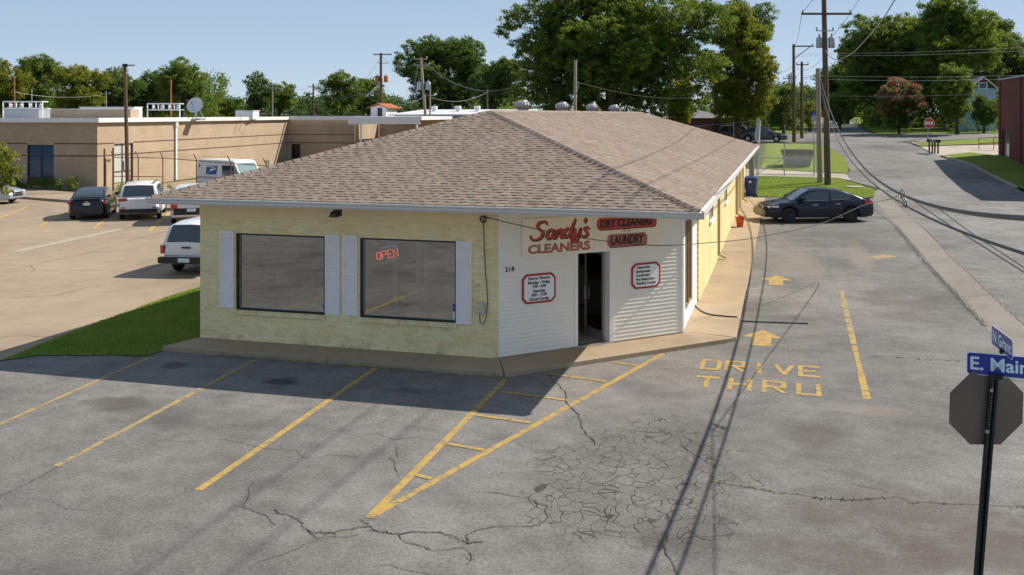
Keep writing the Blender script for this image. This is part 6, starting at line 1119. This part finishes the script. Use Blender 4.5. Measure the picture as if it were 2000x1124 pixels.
a = at(1590, 282); k_ = dep(a) / F_PX; o = thing('stop_sign', 'back of a grey stop sign with blue street names at the cross street', 'stop sign', (a.x, a.y, a.z), YAW + R(8)); zc = 50 * k_; rr = 6.5 * k_; MB().tube([(0, .04, -.2), (0, .04, 62 * k_)], .035, 6).build('post', 'galvanised', o); m = MB(); octo(m, rr, lambda p, q, t: (p, t, q + zc), .0, .02); m.build('plate', 'galvanised', o); MB().box((-8 * k_, .02, 57 * k_), (8 * k_, .05, 61 * k_)).build('street_name_plate', 'blue_plate', o); MB().box((-.02, -6 * k_, 61.5 * k_), (.02, 6 * k_, 65 * k_)).build('street_name_plate', 'blue_plate', o)
# gate and barbed fence
def chainlink(m, P, Q, h, z0, step=.2, r=.0022):
    P, Q = Vector(P), Vector(Q); L = (Q - P).length; d = (Q - P).normalized(); n = int((L + h) / step)
    for i in range(n):
        for s_ in (1, -1):
            x0 = i * step - h; x1 = i * step; za, zb_ = (0, h) if s_ > 0 else (h, 0)
            if x1 <= 0 or x0 >= L: continue
            ca, cb_ = max(x0, 0), min(x1, L); fa, fb = (ca - x0) / h, (cb_ - x0) / h
            A_ = P + d * ca; B_ = P + d * cb_; m.tube([(A_.x, A_.y, gz(A_.x, A_.y) + z0 + za + (zb_ - za) * fa), (B_.x, B_.y, gz(B_.x, B_.y) + z0 + za + (zb_ - za) * fb)], r, 3, cap=False)
GA, GB = Vector((10.9, 51.45, 0)), Vector((14.75, 51.45, 0)); gate = thing('chain_link_gate', 'galvanised chain link double gate across the concrete driveway', 'gate', (0, 0, 0)); gate.location = (12.8, 51.45, gz(12.8, 51.45)); gh = 2.3
def gbuild(m, nm, mat, root): o = m.build(nm, mat, root); o.location = -root.location; return o
for x in (10.9, 12.75, 14.75): z = gz(x, 51.45); gbuild(MB().tube([(x, 51.45, z + .0), (x, 51.45, z + gh + (.25 if x > 14 else 0))], .045, 8), 'post', 'galvanised', gate)
for zz in (.1, 1.25, gh): gbuild(MB().tube([(10.9, 51.45, gz(10.9, 51.4) + zz), (14.75, 51.45, gz(14.7, 51.4) + zz)], .03, 6), 'rail', 'galvanised', gate)
gbuild(MB().tube([(10.95, 51.45, gz(11, 51.4) + .15), (12.7, 51.45, gz(12.7, 51.4) + 1.22)], .025, 6), 'brace', 'galvanised', gate); m = MB(); chainlink(m, (10.9, 51.46), (14.75, 51.46), gh - .1, .1); stuff(gbuild(m, 'mesh', 'galvanised', gate))
wp = pole('wooden_post', 'thick grey wooden post behind the blue trash bin', 1469, 60, 1468, 288, .17, 'wood_grey', 'post')
fn = thing('barbed_fence', 'chain link fence topped with slanted barbed wire arms behind the shop', 'fence', (11.0, 51.6, gz(11, 51.6))); y = 52.0; pts = []
while y < 77: pts.append((11.0 - .02 * (y - 52), y)); y += 2.6
for x, y in pts: z = gz(x, y); gbuild(MB().tube([(x, y, z - .1), (x, y, z + 2.2), (x - .28, y, z + 2.6)], .035, 6), 'post', 'galvanised', fn)
for x in (-1, 2, 5, 8): gbuild(MB().tube([(x, 77.2, gz(x, 77) - .1), (x, 77.2, gz(x, 77) + 3.0)], .035, 6), 'post', 'galvanised', fn)
gbuild(MB().tube([(p[0], p[1], gz(*p) + 2.2) for p in pts], .028, 6), 'rail', 'galvanised', fn); gbuild(MB().tube([(-1, 77.2, gz(-1, 77) + 2.95), (10.5, 77.2, gz(10.5, 77) + 2.2)], .03, 6), 'rail', 'galvanised', fn); m = MB()
for a, b in zip(pts, pts[1:]): chainlink(m, a, b, 2.1, .05, .25, .0025)
stuff(gbuild(m, 'mesh', 'galvanised', fn)); m = MB()
for k in range(3): m.tube([(p[0] - .1 - .09 * k, p[1], gz(*p) + 2.33 + .13 * k) for p in pts], .006, 4)
stuff(gbuild(m, 'barbed_wire', 'galvanised', fn)); 
dmp = thing('concrete_basin', 'tapered grey concrete basin with a dark stained rim behind the gate', 'basin', (13.7, 58.3, gz(13.7, 58.3)), R(4)); m = MB(); m.add([(-.85, -.7, 0), (.85, -.7, 0), (.85, .7, 0), (-.85, .7, 0), (-1.2, -1.0, 1.25), (1.2, -1.0, 1.25), (1.2, 1.0, 1.25), (-1.2, 1.0, 1.25), (-1.1, -.9, 1.25), (1.1, -.9, 1.25), (1.1, .9, 1.25), (-1.1, .9, 1.25), (-.8, -.65, .5), (.8, -.65, .5), (.8, .65, .5), (-.8, .65, .5)], [[0, 1, 5, 4], [1, 2, 6, 5], [2, 3, 7, 6], [3, 0, 4, 7], [4, 5, 9, 8], [5, 6, 10, 9], [6, 7, 11, 10], [7, 4, 8, 11], [8, 9, 13, 12], [9, 10, 14, 13], [10, 11, 15, 14], [11, 8, 12, 15], [12, 13, 14, 15]])
s = NT('stained_concrete'); tc = s.coord('Object'); se = s.n('ShaderNodeSeparateXYZ'); s.l(tc, se.inputs[0]); f = s.math('ADD', s.math('MULTIPLY', se.outputs[2], .8), s.math('MULTIPLY', s.noise(tc, 5, 4), .5)); s.col(s.ramp(f, [(0, (.36, .36, .34)), (.9, (.33, .31, .28)), (1.0, (.12, .09, .07))])); s.set(.9); m.build('shell', 'stained_concrete', dmp)
cv = tag(MB().lathe([(.55, 0), (.55, .05), (.5, .06)], 20).build('utility_cover', 'concrete_pale'), 'pale round utility cover in the lawn island grass', 'cover'); a = at(1668, 367); cv.location = (a.x, a.y, a.z + .03)
# fence along the sunlit tan wall
f2 = thing('barbed_fence', 'tall wire fence with leaning posts in front of the sunlit tan wall', 'fence', (0, 0, 0)); FP = [gd(222, V0, 66.2), gd(270, V0, 66.1), gd(318, V0, 65.5), gd(384, V0, 62.0), gd(451, V0, 58.6), gd(521, V0, 55.6)]; f2.location = (FP[0].x, FP[0].y, 0)
for i, p in enumerate(FP): gbuild(MB().tube([(p.x, p.y, -.1), (p.x, p.y, 2.25), (p.x - .22, p.y, 2.65)], .035, 6), 'post', 'metal_brown', f2)
for z in (.95, 2.22):
    gbuild(MB().tube([(p.x, p.y, z) for p in (FP if z > 1 else FP[:3])], .028, 6), 'rail', 'metal_brown', f2)
m = MB()
for k in range(3): m.tube([(p.x - .07 * (k + 1), p.y, 2.32 + .11 * k) for p in FP], .006, 4)
stuff(gbuild(m, 'barbed_wire', 'metal_brown', f2))
for u, vt in ((204, 291), (221, 289), (206, 310)): p = gd(u, V0, 65.8); z = CH + (V0 - vt) * 65.8 / F_PX; gbuild(MB().tube([(p.x, p.y, 0), (p.x, p.y, z)], .06, 8), 'gate_post', 'metal_brown', f2)
for u in (520, 525): p = gd(u, V0, 55); gbuild(MB().tube([(p.x, p.y, 0), (p.x, p.y, 2.6)], .05, 8), 'gate_post', 'wood_grey', f2)
# ---------------------------------------------------------------- street sign in the foreground
plain('post_green', (.012, .02, .018), .55, .3, var=.3); plain('sign_blue', (.015, .035, .30), .35, var=.05); plain('letter_pale', (.62, .78, .85), .4, var=.04); plain('sign_back', (.16, .125, .105), .55, .3, var=.12, scale=3)
D0 = 9.9; base = gd(1898, 1221, D0); fs = thing('street_sign', 'dark leaning sign post with blue street names and the back of a stop sign', 'street sign', (base.x, base.y, 0)); top = gd(1942, 731, D0)
def fsb(m, nm, mat, **kw): o = m.build(nm, mat, fs, **kw); o.location = -Vector(fs.location); return o
bv = Vector((base.x, base.y, 0)); ax_ = (top - bv); FWD = Vector((-SY, CYW, 0))
m = MB(); 
for s_, f_ in ((-.03, 0), (.03, 0), (0, .022)): o_ = RT_ * s_ + FWD * f_; m.beam(bv + o_ + Vector((0, 0, -.3)) * (1 if True else 0), top + o_, .026 if s_ else .07, .03 if s_ else .012, up=FWD)
post = fsb(m, 'post', 'post_green'); m = MB()
for i in range(60):
    f = .40 + i * .0105
    if f > .98: break
    c = bv + ax_ * f - FWD * (-.012); m.beam(c - FWD * .006, c, .010, .010, up=(0, 0, 1))
o_ = m.build('hole_row', 'galvanised', post); stuff(o_)
cs = gd(1931, 800, D0) + FWD * .05; m = MB(); octo(m, .375, lambda p, q, t: cs + RT_ * p + Vector((0, 0, 1)) * (q) + RT_ * (q * .03) + FWD * t, .0, .004); fsb(m, 'stop_plate', 'sign_back')
def plate2(A_, B_, h, txt, tw_, th_, name, x0):
    A_, B_ = Vector(A_) - FWD * .09, Vector(B_) - FWD * .09; d = (B_ - A_); W = d.length; d.normalize(); n = d.cross(Vector((0, 0, 1))); n = n if n.dot(CAMP - A_) > 0 else -n; upv = (Vector((0, 0, 1)) - d * d.z).normalized()
    f = lambda p, q, t: A_ + d * p - upv * (h - q) + n * t
    def rr(e): return [(e + .02, e), (W - e - .02, e), (W - e, e + .02), (W - e, h - e - .02), (W - e - .02, h - e), (e + .02, h - e), (e, h - e - .02), (e, e + .02)]
    m = MB(); m.prism(rr(0), f, -.002, .002); pl = fsb(m, name, 'letter_pale'); m = MB(); m.prism(rr(.006), f, .002, .0035); q = m.build('face', 'sign_blue', pl)
    V, Fc = text_mb(txt, th_, bold=.004, width=tw_); m = MB(); m.add([f(x + x0, y + h * .24, .005) for x, y, z in V], Fc); m.build('lettering', 'letter_pale', pl)
plate2(gd(1880, 683, 10.08), gd(2030, 696, 9.8), .226, 'E. Main', .53, .185, 'street_name_plate', .035)
plate2(gd(1929, 631, 10.25), gd(1968.5, 660, 9.57), .2, 'N Grant', .62, .16, 'street_name_plate', .05)
m = MB(); m.box((top.x - .06, top.y - .1, top.z - .03), (top.x + .06, top.y + .03, top.z + .012)); fsb(m, 'bracket', 'post_green'); c = gd(1949, 687, D0) - FWD * .09; m = MB(); m.beam(c, c + Vector((0, 0, .05)), .05, .05); fsb(m, 'bracket', 'post_green')
for q in (.2, -.22):
    c = cs + Vector((0, 0, q)) - FWD * .075 + RT_ * q * .1; m = MB(); m.beam(c, c + FWD * .03, .03, .03); fsb(m, 'bolt', 'galvanised')
